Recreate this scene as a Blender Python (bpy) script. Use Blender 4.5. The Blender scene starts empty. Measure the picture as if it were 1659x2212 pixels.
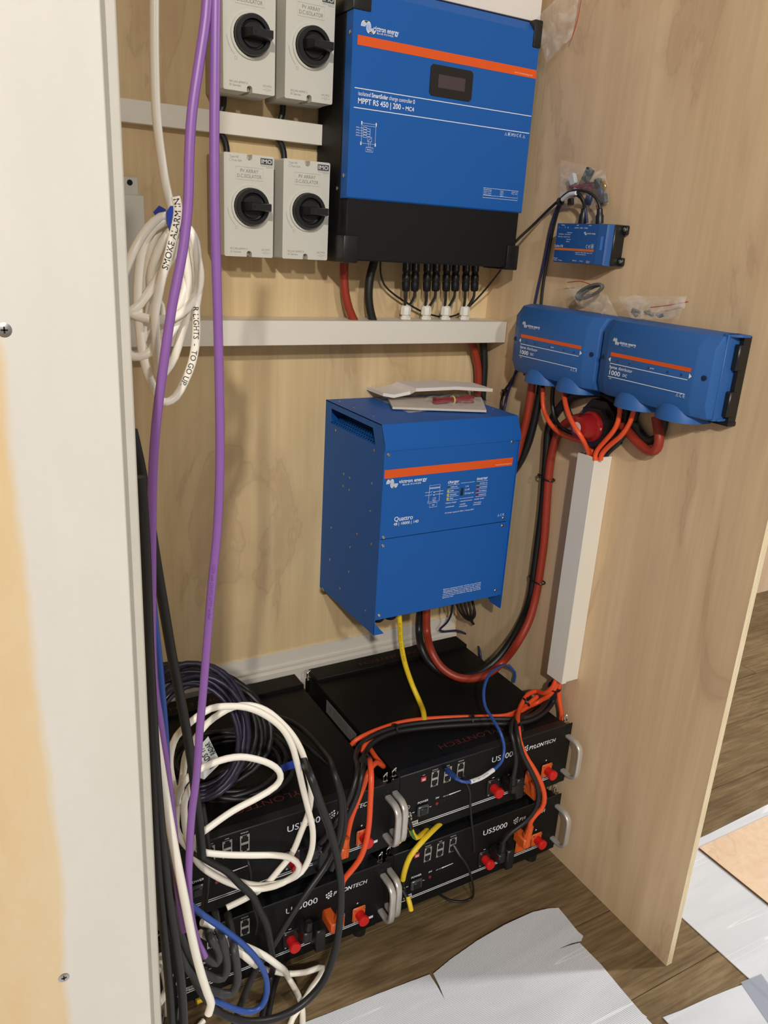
import bpy, bmesh, math, random
from mathutils import Vector, Matrix, Euler

random.seed(7)
C = bpy.context.scene.collection
SC = bpy.context.scene

# ------------------------------------------------------------------ camera, world, lights, exposure
CAM = Vector((-1.22215, -1.63211, 1.41950))
ROT = Euler((1.2401309, -0.0575267, -0.5140746), 'XYZ')
FPX = 1717.378
IW, IH = 1659.0, 2212.0
cd = bpy.data.cameras.new('camera'); cam = bpy.data.objects.new('camera', cd); C.objects.link(cam)
cam.location = CAM; cam.rotation_euler = ROT
cd.sensor_fit = 'HORIZONTAL'; cd.sensor_width = 36.0; cd.lens = 36.0 * FPX / IW
cd.clip_start = 0.02
SC.camera = cam
SC.view_settings.view_transform = 'Standard'; SC.view_settings.look = 'None'
SC.view_settings.gamma = 1.0; SC.view_settings.use_curve_mapping = False
SC.view_settings.exposure = 0.0

w = bpy.data.worlds.new('world'); SC.world = w; w.use_nodes = True
bg = w.node_tree.nodes['Background']; bg.inputs[0].default_value = (1.0, 0.965, 0.92, 1); bg.inputs[1].default_value = 0.28

def lamp(name, loc, energy, size, color, kind='AREA'):
    l = bpy.data.lights.new(name, kind)
    if kind == 'AREA': l.shape = 'DISK'; l.size = size
    else: l.shadow_soft_size = size
    l.energy = energy; l.color = color
    o = bpy.data.objects.new(name, l); C.objects.link(o); o.location = loc
    return o
lamp('ceiling_or_fill_lamp', (-2.45, -4.0, 3.10), 380, 0.07, (1.0, 0.955, 0.90), 'POINT')
lamp('downlight', (1.75, -1.55, 2.42), 62, 0.12, (1.0, 0.99, 0.97))
lamp('ceiling_or_fill_lamp', (-1.15, -3.4, 2.45), 104, 0.07, (1.0, 0.955, 0.90), 'POINT')  # fill lamp added to brighten the back wall, not a known fitting

def ray(px, py):
    d = Vector(((px - IW/2)/FPX, -(py - IH/2)/FPX, -1.0)); d.rotate(ROT); return d
def at(px, py, ax, val):
    """point of the room seen at a pixel of the photograph, on the plane x, y or z = val"""
    i = 'xyz'.index(ax); d = ray(px, py); return CAM + d * ((val - CAM[i])/d[i])

# ------------------------------------------------------------------ materials
def lin(c):
    return tuple(((v/255)/12.92 if v/255 <= .04045 else ((v/255 + .055)/1.055)**2.4) for v in c) + (1.0,)
MATS = {}
def mat(name, rgb, rough=.5, metal=0.0, var=.08, scale=60.0, bump=0.0, spec=.5, alpha=1.0, emit=None, coat=0.0):
    if name in MATS: return MATS[name]
    m = bpy.data.materials.new(name); m.use_nodes = True; nt = m.node_tree; b = nt.nodes['Principled BSDF']
    tc = nt.nodes.new('ShaderNodeTexCoord'); nz = nt.nodes.new('ShaderNodeTexNoise')
    nz.inputs['Scale'].default_value = scale; nz.inputs['Detail'].default_value = 4
    nt.links.new(tc.outputs['Object'], nz.inputs['Vector'])
    mx = nt.nodes.new('ShaderNodeMix'); mx.data_type = 'RGBA'
    c = lin(rgb); mx.inputs[6].default_value = tuple(v*(1-var) for v in c[:3]) + (1,)
    mx.inputs[7].default_value = tuple(min(1, v*(1+var)) for v in c[:3]) + (1,)
    nt.links.new(nz.outputs['Fac'], mx.inputs[0]); nt.links.new(mx.outputs[2], b.inputs['Base Color'])
    b.inputs['Roughness'].default_value = rough; b.inputs['Metallic'].default_value = metal
    b.inputs['Specular IOR Level'].default_value = spec
    b.inputs['Alpha'].default_value = alpha
    b.inputs['Coat Weight'].default_value = coat
    if emit:
        b.inputs['Emission Color'].default_value = lin(emit); b.inputs['Emission Strength'].default_value = .6
    if bump:
        bp = nt.nodes.new('ShaderNodeBump'); bp.inputs['Strength'].default_value = bump; bp.inputs['Distance'].default_value = .002
        nt.links.new(nz.outputs['Fac'], bp.inputs['Height']); nt.links.new(bp.outputs[0], b.inputs['Normal'])
    MATS[name] = m; return m

def ramp(nt, stops):
    r = nt.nodes.new('ShaderNodeValToRGB'); e = r.color_ramp.elements
    while len(e) < len(stops): e.new(.5)
    for el, (p, c) in zip(e, stops):
        el.position = p; el.color = lin(c) if len(c) == 3 else c
    return r
def mapping(nt, src, scale, loc=(0,0,0)):
    mp = nt.nodes.new('ShaderNodeMapping'); mp.inputs['Scale'].default_value = scale; mp.inputs['Location'].default_value = loc
    nt.links.new(src, mp.inputs['Vector']); return mp.outputs[0]
def noise(nt, vec, scale, detail=5, rough=.55, dist=0.0):
    n = nt.nodes.new('ShaderNodeTexNoise'); n.inputs['Scale'].default_value = scale; n.inputs['Detail'].default_value = detail
    n.inputs['Roughness'].default_value = rough; n.inputs['Distortion'].default_value = dist
    nt.links.new(vec, n.inputs['Vector']); return n.outputs['Fac']
def mixc(nt, mode, fac, a, b):
    x = nt.nodes.new('ShaderNodeMix'); x.data_type = 'RGBA'; x.blend_type = mode
    for s, v in ((0, fac), (6, a), (7, b)):
        if hasattr(v, 'links'): nt.links.new(v, x.inputs[s])
        elif s == 0: x.inputs[0].default_value = v
        else: x.inputs[s].default_value = v
    return x.outputs[2]

def wood_ply(name, a, b, stain, seed, axis='x'):
    m = bpy.data.materials.new(name); m.use_nodes = True; nt = m.node_tree; bs = nt.nodes['Principled BSDF']
    tc = nt.nodes.new('ShaderNodeTexCoord').outputs['Object']
    broad = noise(nt, mapping(nt, tc, (1, 1, .13), (seed, seed, 0)), 9.0, 5, .55, .5)
    fine = noise(nt, mapping(nt, tc, (1, 1, .03), (seed, 2, 1)), 60.0, 4, .6)
    st = noise(nt, mapping(nt, tc, (1, 1, .26), (3+seed, seed, 5)), 5.0, 5, .55, .9)
    base = ramp(nt, [(.30, a), (.70, b)]); nt.links.new(broad, base.inputs[0])
    fr = ramp(nt, [(.25, (228, 222, 214)), (.65, (255, 255, 255))]); nt.links.new(fine, fr.inputs[0])
    c1 = mixc(nt, 'MULTIPLY', .55, base.outputs[0], fr.outputs[0])
    sr = ramp(nt, [(.49, (0, 0, 0)), (.57, (140, 140, 140)), (.64, (195, 195, 195)), (.80, (215, 215, 215))]); nt.links.new(st, sr.inputs[0])
    c2 = mixc(nt, 'MIX', sr.outputs[0], c1, lin(stain))
    # fine dark rim lines along the edge of the stained heartwood
    rl = ramp(nt, [(.572, (0, 0, 0)), (.586, (130, 130, 130)), (.600, (0, 0, 0))]); nt.links.new(st, rl.inputs[0])
    c2 = mixc(nt, 'MIX', rl.outputs[0], c2, lin(tuple(int(v*.80) for v in stain)))
    # pin knots
    vo = nt.nodes.new('ShaderNodeTexVoronoi'); vo.inputs['Scale'].default_value = 5.0
    nt.links.new(mapping(nt, tc, (1, 1, .7), (seed*3, 1, 2)), vo.inputs['Vector'])
    kr = ramp(nt, [(.018, (255, 255, 255)), (.032, (0, 0, 0))]); nt.links.new(vo.outputs['Distance'], kr.inputs[0])
    kk = noise(nt, tc, 1.7, 1); kg = ramp(nt, [(.55, (0, 0, 0)), (.57, (255, 255, 255))]); nt.links.new(kk, kg.inputs[0])
    km = mixc(nt, 'MULTIPLY', 1.0, kr.outputs[0], kg.outputs[0])
    c3 = mixc(nt, 'MIX', km, c2, lin((70, 45, 25)))
    nt.links.new(c3, bs.inputs['Base Color']); bs.inputs['Roughness'].default_value = .58; bs.inputs['Specular IOR Level'].default_value = .3
    bp = nt.nodes.new('ShaderNodeBump'); bp.inputs['Strength'].default_value = .08; bp.inputs['Distance'].default_value = .001
    nt.links.new(fine, bp.inputs['Height']); nt.links.new(bp.outputs[0], bs.inputs['Normal'])
    MATS[name] = m; return m

def floor_wood():
    m = bpy.data.materials.new('dark_laminate'); m.use_nodes = True; nt = m.node_tree; bs = nt.nodes['Principled BSDF']
    tc = nt.nodes.new('ShaderNodeTexCoord').outputs['Object']; oi = nt.nodes.new('ShaderNodeObjectInfo')
    sh = nt.nodes.new('ShaderNodeVectorMath'); sh.operation = 'ADD'
    cx = nt.nodes.new('ShaderNodeCombineXYZ'); mm = nt.nodes.new('ShaderNodeMath'); mm.operation = 'MULTIPLY'; mm.inputs[1].default_value = 37
    nt.links.new(oi.outputs['Random'], mm.inputs[0]); nt.links.new(mm.outputs[0], cx.inputs[0]); nt.links.new(mm.outputs[0], cx.inputs[2])
    nt.links.new(tc, sh.inputs[0]); nt.links.new(cx.outputs[0], sh.inputs[1])
    broad = noise(nt, mapping(nt, sh.outputs[0], (.30, 1, 1)), 13.0, 6, .6, 1.6)
    fine = noise(nt, mapping(nt, sh.outputs[0], (.05, 1, 1)), 130.0, 4, .6)
    r = ramp(nt, [(.25, (102, 84, 56)), (.5, (126, 106, 76)), (.75, (148, 128, 96))]); nt.links.new(broad, r.inputs[0])
    fr = ramp(nt, [(.32, (150, 140, 128)), (.62, (255, 255, 255))]); nt.links.new(fine, fr.inputs[0])
    c = mixc(nt, 'MULTIPLY', .6, r.outputs[0], fr.outputs[0])
    vr = nt.nodes.new('ShaderNodeMapRange'); vr.inputs[3].default_value = .86; vr.inputs[4].default_value = 1.1
    nt.links.new(oi.outputs['Random'], vr.inputs[0])
    vm = nt.nodes.new('ShaderNodeVectorMath'); vm.operation = 'SCALE'; nt.links.new(c, vm.inputs[0]); nt.links.new(vr.outputs[0], vm.inputs['Scale'])
    nt.links.new(vm.outputs[0], bs.inputs['Base Color']); bs.inputs['Roughness'].default_value = .45; bs.inputs['Specular IOR Level'].default_value = .35
    bp = nt.nodes.new('ShaderNodeBump'); bp.inputs['Strength'].default_value = .15; bp.inputs['Distance'].default_value = .001
    nt.links.new(fine, bp.inputs['Height']); nt.links.new(bp.outputs[0], bs.inputs['Normal'])
    MATS['dark_laminate'] = m; return m

def painted_board():
    m = bpy.data.materials.new('brushed_white_paint'); m.use_nodes = True; nt = m.node_tree; bs = nt.nodes['Principled BSDF']
    g = nt.nodes.new('ShaderNodeNewGeometry').outputs['Position']
    sp = nt.nodes.new('ShaderNodeSeparateXYZ'); nt.links.new(g, sp.inputs[0])
    n1 = noise(nt, mapping(nt, g, (1, 1, .35)), 14, 6, .65); n2 = noise(nt, g, 160, 3, .6); n3 = noise(nt, mapping(nt, g, (1, 1, .5)), 3.1, 3)
    def math_(op, a, b):
        x = nt.nodes.new('ShaderNodeMath'); x.operation = op
        for i, v in enumerate((a, b)):
            if hasattr(v, 'links'): nt.links.new(v, x.inputs[i])
            else: x.inputs[i].default_value = v
        return x.outputs[0]
    # bare primed timber left of a ragged brush edge near x = -1.165, below z = 1.33
    e = math_('ADD', sp.outputs[0], 1.163)
    e = math_('SUBTRACT', e, math_('MULTIPLY', math_('SUBTRACT', n1, .5), .035))
    e = math_('SUBTRACT', e, math_('MULTIPLY', math_('SUBTRACT', n3, .5), .04))
    e = math_('ADD', e, math_('MAXIMUM', math_('MULTIPLY', math_('SUBTRACT', sp.outputs[2], 1.30), .25), 0.0))
    mr = nt.nodes.new('ShaderNodeMapRange'); mr.inputs[1].default_value = -.004; mr.inputs[2].default_value = .006
    nt.links.new(e, mr.inputs[0])
    under = ramp(nt, [(.3, (216, 186, 140)), (.7, (220, 200, 164))]); nt.links.new(n1, under.inputs[0])
    top = ramp(nt, [(.3, (212, 207, 197)), (.7, (218, 213, 204))]); nt.links.new(n1, top.inputs[0])
    c = mixc(nt, 'MIX', mr.outputs[0], under.outputs[0], top.outputs[0])
    nt.links.new(c, bs.inputs['Base Color']); bs.inputs['Roughness'].default_value = .55; bs.inputs['Specular IOR Level'].default_value = .35
    bp = nt.nodes.new('ShaderNodeBump'); bp.inputs['Strength'].default_value = .25; bp.inputs['Distance'].default_value = .0008
    ad = math_('ADD', n2, math_('MULTIPLY', n1, 1.5))
    nt.links.new(ad, bp.inputs['Height']); nt.links.new(bp.outputs[0], bs.inputs['Normal'])
    MATS['brushed_white_paint'] = m; return m

def foam_mat(name, rib):
    m = bpy.data.materials.new(name); m.use_nodes = True; nt = m.node_tree; bs = nt.nodes['Principled BSDF']
    tc = nt.nodes.new('ShaderNodeTexCoord').outputs['Object']
    wv = nt.nodes.new('ShaderNodeTexWave'); wv.wave_type = 'BANDS'; wv.bands_direction = 'Y'; wv.inputs['Scale'].default_value = 105
    wv.inputs['Distortion'].default_value = 1.1; wv.inputs['Detail'].default_value = 2; wv.inputs['Detail Scale'].default_value = .6
    nt.links.new(mapping(nt, tc, (.3, 1, 1)), wv.inputs['Vector'])
    cr = noise(nt, mapping(nt, tc, (.6, 3, 1)), 3.5, 4, .6, .8)
    r = ramp(nt, [(.3, (200, 204, 208)), (.7, (218, 221, 226))]); nt.links.new(cr, r.inputs[0])
    wr = ramp(nt, [(.0, (232, 232, 233)), (.6, (255, 255, 255))]); nt.links.new(wv.outputs['Fac'], wr.inputs[0])
    c = mixc(nt, 'MULTIPLY', .8*rib, r.outputs[0], wr.outputs[0])
    ck = noise(nt, mapping(nt, tc, (.35, 9, 1), (2, 1, 0)), 3.0, 2, .5, .6); kr = ramp(nt, [(.630, (0, 0, 0)), (.642, (200, 200, 200)), (.654, (0, 0, 0))]); nt.links.new(ck, kr.inputs[0])
    c = mixc(nt, 'MIX', kr.outputs[0], c, lin((246, 248, 250)))
    nt.links.new(c, bs.inputs['Base Color']); bs.inputs['Roughness'].default_value = .5
    bp = nt.nodes.new('ShaderNodeBump'); bp.inputs['Strength'].default_value = .42*rib; bp.inputs['Distance'].default_value = .0008
    nt.links.new(wv.outputs['Fac'], bp.inputs['Height']); nt.links.new(bp.outputs[0], bs.inputs['Normal'])
    MATS[name] = m; return m

def ply_edge(name, axis):
    m = bpy.data.materials.new(name); m.use_nodes = True; nt = m.node_tree; bs = nt.nodes['Principled BSDF']
    tc = nt.nodes.new('ShaderNodeTexCoord').outputs['Object']
    wv = nt.nodes.new('ShaderNodeTexNoise'); nt.links.new(mapping(nt, tc, (30, 30, 2)), wv.inputs['Vector']); wv.inputs['Scale'].default_value = 10
    r = ramp(nt, [(.35, axis[0]), (.65, axis[1])]); nt.links.new(wv.outputs['Fac'], r.inputs[0])
    nt.links.new(r.outputs[0], bs.inputs['Base Color']); bs.inputs['Roughness'].default_value = .7
    MATS[name] = m; return m

def film_mat(name, tint=(236, 232, 226), a0=.07, a1=.42):
    """clear wrinkled plastic film: mostly see-through, milky where it creases and at grazing angles"""
    m = bpy.data.materials.new(name); m.use_nodes = True; nt = m.node_tree; bs = nt.nodes['Principled BSDF']
    tc = nt.nodes.new('ShaderNodeTexCoord').outputs['Object']
    n = noise(nt, tc, 26, 3, .55, 1.2); r = ramp(nt, [(.48, (a0, a0, a0, 1)), (.75, (a1, a1, a1, 1))]); nt.links.new(n, r.inputs[0])
    bs.inputs['Base Color'].default_value = lin(tint); bs.inputs['Roughness'].default_value = .18
    nt.links.new(r.outputs[0], bs.inputs['Alpha'])
    bp = nt.nodes.new('ShaderNodeBump'); bp.inputs['Strength'].default_value = .35; bp.inputs['Distance'].default_value = .003
    nt.links.new(n, bp.inputs['Height']); nt.links.new(bp.outputs[0], bs.inputs['Normal'])
    MATS[name] = m; return m

PLY_BACK = wood_ply('plywood_back', (224, 200, 156), (212, 186, 140), (184, 152, 116), 1.0)
PLY_SIDE = wood_ply('plywood_side', (228, 201, 163), (215, 186, 147), (188, 156, 124), 9.0)
PLY_PALE = wood_ply('plywood_pale', (232, 206, 178), (226, 198, 168), (216, 186, 156), 4.0)
LAMINATE = floor_wood(); PAINT = painted_board(); FOAM = foam_mat('foam_underlay', 1.0); FOAM2 = foam_mat('foam_underlay_smooth', .35); FILM = film_mat('clear_film')
PLY_E = ply_edge('plywood_edge', ((232, 218, 184), (240, 230, 202)))
PLY_E2 = ply_edge('plywood_glue_line', ((196, 172, 132), (214, 192, 152)))
BLUE = mat('blue_powder_coat', (26, 92, 172), .5, var=.03, scale=400, bump=.05, spec=.28)
BLUE2 = mat('blue_moulded_plastic', (40, 94, 160), .5, var=.03, scale=300, bump=.06)
BLUE3 = mat('blue_label_film', (24, 74, 136), .4, var=.03)
BLACK = mat('black_powder_coat', (24, 24, 25), .55, spec=.25, var=.1, scale=300, bump=.05)
BLACKB = mat('battery_black', (17, 17, 17), .5, var=.1, scale=300, spec=.22)
BLACKP = mat('black_plastic', (24, 24, 25), .38, var=.08)
BLACKR = mat('black_rubber_sheath', (27, 27, 27), .45, var=.1)
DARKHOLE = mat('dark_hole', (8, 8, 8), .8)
ORANGE = mat('orange_print', (226, 88, 26), .45, var=.03)
WHITEP = mat('white_print', (236, 240, 246), .5, var=.02)
GREYP = mat('grey_print', (138, 136, 128), .6, var=.03)
DGREYP = mat('dark_grey_print', (74, 76, 78), .6)
REDP = mat('dark_red_print', (88, 36, 28), .5)
GREYBOX = mat('grey_enclosure_plastic', (205, 203, 192), .55, var=.03, scale=500, bump=.05)
GREYBASE = mat('grey_enclosure_base', (176, 172, 158), .55, var=.03)
PVC = mat('white_trunking_pvc', (226, 221, 208), .42, var=.02)
PVCG = mat('white_gland_nylon', (230, 226, 216), .45, var=.02)
STEEL = mat('bright_screw_steel', (200, 198, 192), .3, 1.0)
ALU = mat('brushed_aluminium', (206, 202, 194), .36, .55, bump=.03, scale=200)
CHROME = mat('chrome_latch', (220, 218, 212), .15, 1.0)
WHITEC = mat('white_cable_sheath', (240, 234, 220), .38, var=.03)
PURPLE = mat('purple_cable_sheath', (134, 90, 160), .38, var=.06)
ORANGEC = mat('orange_cable_sheath', (232, 84, 40), .42, var=.05)
REDC = mat('red_cable_sheath', (150, 50, 30), .42, var=.05)
BLUEC = mat('blue_cable_sheath', (40, 76, 150), .4, var=.05)
NAVYC = mat('navy_cable_sheath', (36, 40, 84), .4, var=.05)
YELLOWC = mat('yellow_cable_sheath', (232, 200, 40), .42, var=.05)
GREENC = mat('green_stripe', (40, 120, 60), .5)
REDCAP = mat('red_terminal_cap', (204, 28, 28), .4, var=.04)
REDSW = mat('red_switch_knob', (142, 22, 24), .3, var=.05)
ORPLATE = mat('orange_terminal_plate', (214, 92, 34), .4, var=.06)
CLEARSW = mat('smoked_switch_cover', (70, 72, 74), .2, var=.05)
PORT = mat('nickel_port_frame', (196, 192, 184), .35, .6)
PAPER = mat('white_paper', (226, 220, 214), .7, var=.03)
PAPER2 = mat('printed_grey_paper', (206, 196, 186), .7, var=.06, scale=120)
TAPEB = mat('blue_tape', (34, 62, 160), .3, var=.06)
TAPEG = mat('grey_tape', (176, 183, 198), .35, var=.04, alpha=.55)
STICK = mat('grey_sticker', (128, 126, 122), .5, var=.05)
SCREEN = mat('screen_glass', (70, 60, 66), .15, var=.02)
INK = mat('black_ink', (18, 18, 18), .6)
LEDY = mat('led_yellow', (190, 180, 90), .3); LEDG = mat('led_green', (20, 90, 60), .3); LEDR = mat('led_red', (120, 26, 26), .3)
RAILM = mat('satin_rail', (216, 210, 198), .4, 0.0, var=.02)
LABELW = mat('silver_label', (196, 198, 196), .45, var=.03)

# ------------------------------------------------------------------ mesh building
class Frame:
    def __init__(s, o, u, v, w): s.o, s.u, s.v, s.w = map(Vector, (o, u, v, w))
    def __call__(s, p): return s.o + s.u*p[0] + s.v*p[1] + s.w*p[2]
WORLD = Frame((0,0,0), (1,0,0), (0,1,0), (0,0,1))
def wall_frame(x, z, y=0.0): return Frame((x, y, z), (1,0,0), (0,0,1), (0,-1,0))       # on the back wall: right, up, out
def side_frame(y, z, x=0.0): return Frame((x, y, z), (0,-1,0), (0,0,1), (-1,0,0))      # on the right panel: towards the room, up, out

class MB:
    def __init__(s, F=WORLD): s.F = F; s.V = []; s.P = []
    def add(s, vs, fs, world=False):
        n = len(s.V); s.V += [Vector(p) if world else s.F(p) for p in vs]; s.P += [tuple(i + n for i in f) for f in fs]; return s
    def box(s, u0, u1, v0, v1, w0, w1, bev=0.0, seg=1):
        if bev <= 0:
            vs = [(u,v,w) for u in (u0,u1) for v in (v0,v1) for w in (w0,w1)]
            return s.add(vs, [(0,1,3,2),(4,6,7,5),(0,4,5,1),(2,3,7,6),(0,2,6,4),(1,5,7,3)])
        bm = bmesh.new(); bmesh.ops.create_cube(bm, size=1)
        for q in bm.verts: q.co = Vector(((u0+u1)/2 + q.co.x*(u1-u0), (v0+v1)/2 + q.co.y*(v1-v0), (w0+w1)/2 + q.co.z*(w1-w0)))
        bmesh.ops.bevel(bm, geom=bm.edges[:], offset=bev, segments=seg, profile=.5, affect='EDGES')
        return s.bm(bm)
    def bm(s, bm):
        bm.verts.index_update(); s.add([q.co.copy() for q in bm.verts], [tuple(q.index for q in f.verts) for f in bm.faces]); bm.free(); return s
    def loft(s, rings, closed=True, caps=True):
        n = len(rings[0]); vs = [p for r in rings for p in r]; fs = []
        for k in range(len(rings)-1):
            for i in range(n if closed else n-1):
                j = (i+1) % n; fs.append((k*n+i, k*n+j, (k+1)*n+j, (k+1)*n+i))
        if caps and closed: fs += [tuple(range(n))[::-1], tuple((len(rings)-1)*n + i for i in range(n))]
        return s.add(vs, fs)
    def prism(s, poly, a, b, plane='uv'):
        m = {'uv': lambda p, t: (p[0], p[1], t), 'wv': lambda p, t: (t, p[1], p[0]), 'uw': lambda p, t: (p[0], t, p[1])}[plane]
        return s.loft([[m(p, a) for p in poly], [m(p, b) for p in poly]])
    def cyl(s, p0, p1, r0, r1=None, n=16, caps=True):
        r1 = r0 if r1 is None else r1; p0, p1 = Vector(p0), Vector(p1); d = (p1-p0).normalized()
        a = d.orthogonal().normalized(); b = d.cross(a)
        ring = lambda p, r: [p + a*(r*math.cos(2*math.pi*i/n)) + b*(r*math.sin(2*math.pi*i/n)) for i in range(n)]
        return s.loft([ring(p0, r0), ring(p1, r1)], caps=caps)
    def lathe(s, c, d, prof, n=24):
        c, d = Vector(c), Vector(d).normalized(); a = d.orthogonal().normalized(); b = d.cross(a)
        rings = [[c + d*h + a*(r*math.cos(2*math.pi*i/n)) + b*(r*math.sin(2*math.pi*i/n)) for i in range(n)] for r, h in prof]
        return s.loft(rings)
    def tube(s, pts, r, n=10, closed=False, world=False):
        pts = [Vector(p) for p in pts]; m = len(pts); rings = []
        t0 = (pts[1]-pts[0]).normalized(); a = t0.orthogonal().normalized()
        for i, p in enumerate(pts):
            q0 = pts[i-1] if (i > 0 or closed) else p; q1 = pts[(i+1) % m] if (i < m-1 or closed) else p
            t = (q1-q0).normalized(); a = (a - t*a.dot(t)).normalized(); b = t.cross(a)
            rr = r[i] if isinstance(r, (list, tuple)) else r
            rings.append([p + a*(rr*math.cos(2*math.pi*k/n)) + b*(rr*math.sin(2*math.pi*k/n)) for k in range(n)])
        F = s.F
        if world: s.F = WORLD
        if closed: s.loft(rings + [rings[0]], caps=False)
        else: s.loft(rings)
        s.F = F; return s
    def strip(s, pts, wd, w, closed=False):
        """flat printed line along (u, v) points"""
        pts = [Vector((p[0], p[1])) for p in pts]; L = []; R = []; m = len(pts)
        for i, p in enumerate(pts):
            q0 = pts[i-1] if (i > 0 or closed) else p; q1 = pts[(i+1) % m] if (i < m-1 or closed) else p
            t = (q1-q0).normalized(); nn = Vector((-t.y, t.x))*wd/2; L.append((*(p+nn), w)); R.append((*(p-nn), w))
        n = len(pts); fs = [(i, i+1, n+i+1, n+i) for i in range(n-1)]
        if closed: fs.append((n-1, 0, n, 2*n-1))
        return s.add(L+R, [f[::-1] for f in fs])
    def rect(s, u0, u1, v0, v1, w): return s.add([(u0,v0,w),(u1,v0,w),(u1,v1,w),(u0,v1,w)], [(0,1,2,3)])
    def frame(s, u0, u1, v0, v1, wd, w): return s.strip([(u0,v0),(u1,v0),(u1,v1),(u0,v1)], wd, w, True)
    def disc(s, u, v, r, w, n=16): return s.add([(u+r*math.cos(2*math.pi*i/n), v+r*math.sin(2*math.pi*i/n), w) for i in range(n)], [tuple(range(n))])
    def build(s, name, m, parent=None, smooth=40):
        me = bpy.data.meshes.new(name)
        if parent is not None:
            o0 = Vector((0,0,0)); q = parent
            while q is not None: o0 += q.location; q = q.parent
        else:
            o0 = Vector((sum(p.x for p in s.V)/len(s.V), sum(p.y for p in s.V)/len(s.V), min(p.z for p in s.V)))
        me.from_pydata([p - o0 for p in s.V], [], s.P); me.update()
        me.materials.append(m)
        bm = bmesh.new(); bm.from_mesh(me)
        bmesh.ops.recalc_face_normals(bm, faces=bm.faces[:]); bm.to_mesh(me); bm.free()
        if smooth:
            me.polygons.foreach_set('use_smooth', [True]*len(me.polygons)); me.set_sharp_from_angle(angle=math.radians(smooth))
        o = bpy.data.objects.new(name, me); C.objects.link(o)
        if parent is not None: o.parent = parent
        else: o.location = o0
        return o
    def print_(s, name, m, parent):                                       # flat print: keep the normals as laid
        return s.build(name, m, parent, smooth=0)

_txt = {}
def text_mesh(st, bold=0.0):
    k = (st, bold)
    if k not in _txt:
        cu = bpy.data.curves.new('t', 'FONT'); cu.body = st; cu.resolution_u = 3; cu.offset = bold; cu.fill_mode = 'FRONT'
        ob = bpy.data.objects.new('t', cu); C.objects.link(ob)
        dg = bpy.context.evaluated_depsgraph_get(); me = bpy.data.meshes.new_from_object(ob.evaluated_get(dg))
        vs = [v.co.copy() for v in me.vertices]; fs = [tuple(p.vertices) for p in me.polygons]
        C.objects.unlink(ob); bpy.data.objects.remove(ob); bpy.data.meshes.remove(me)
        _txt[k] = (vs, fs)
    return _txt[k]
def text(mb, st, u, v, cap, w, width=None, bold=0.0, align='L', shear=0.0, rot=0.0):
    vs, fs = text_mesh(st, bold)
    if not vs: return
    s = cap/.70; x0 = min(p.x for p in vs); x1 = max(p.x for p in vs); sx = s if width is None else width/(x1-x0)
    W = (x1-x0)*sx; off = {'L': 0, 'C': -W/2, 'R': -W}[align]; c, sn = math.cos(rot), math.sin(rot); out = []
    for p in vs:
        a = (p.x-x0)*sx + off + shear*p.y*s; b = p.y*s
        out.append((u + a*c - b*sn, v + a*sn + b*c, w))
    mb.add(out, fs)

def thing(name, label, cat, loc, group=None):
    o = bpy.data.objects.new(name, None); C.objects.link(o); o.location = loc; o.empty_display_size = .05
    o['label'] = label; o['category'] = cat
    if group: o['group'] = group
    return o
def tag(o, label, cat, group=None, kind=None):
    o['label'] = label; o['category'] = cat
    if group: o['group'] = group
    if kind: o['kind'] = kind
    return o
def struct(o): o['kind'] = 'structure'; return o
def copy_tree(o, parent=None):
    c = o.copy(); C.objects.link(c); c.parent = parent
    for ch in list(o.children): copy_tree(ch, c)
    return c

def spline(P, step=.012, closed=False):
    P = [Vector(p) for p in P]; n = len(P); out = []
    for i in range(n if closed else n-1):
        p1, p2 = P[i], P[(i+1) % n]
        p0 = P[i-1] if (i > 0 or closed) else p1*2 - p2
        p3 = P[(i+2) % n] if (i < n-2 or closed) else p2*2 - p1
        k = max(2, int((p2-p1).length/step))
        d1 = max((p1-p0).length, 1e-5)**.5; d2 = max((p2-p1).length, 1e-5)**.5; d3 = max((p3-p2).length, 1e-5)**.5
        m1 = ((p1-p0)/d1 - (p2-p0)/(d1+d2) + (p2-p1)/d2)*d2; m2 = ((p2-p1)/d2 - (p3-p1)/(d2+d3) + (p3-p2)/d3)*d2
        for j in range(k):
            t = j/k; t2 = t*t; t3 = t2*t
            out.append(p1*(2*t3-3*t2+1) + m1*(t3-2*t2+t) + p2*(-2*t3+3*t2) + m2*(t3-t2))
    if not closed: out.append(P[-1])
    return out
def pts(L, ax='y', val=0.0):
    """(px, py), (px, py, value) or (px, py, axis, value) -> points; a Vector passes through"""
    out = []
    for p in L:
        if isinstance(p, Vector): out.append(p)
        elif len(p) == 2: out.append(at(p[0], p[1], ax, val))
        elif len(p) == 3: out.append(at(p[0], p[1], ax, p[2]))
        else: out.append(at(*p))
    return out
def cable(name, label, L, r, m, ax='y', val=0.0, cat='cable', group=None, n=10, step=.012, parent=None):
    mb = MB(); mb.tube(spline(pts(L, ax, val), step), r, n)
    o = mb.build(name, m, parent, smooth=60)
    if parent is None: tag(o, label, cat, group)
    return o
def s_at(path, q):
    acc = 0.0; best = (1e9, 0)
    for i in range(len(path)):
        if i: acc += (path[i]-path[i-1]).length
        d = (path[i]-q).length
        if d < best[0]: best = (d, acc)
    return best[1]
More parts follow.
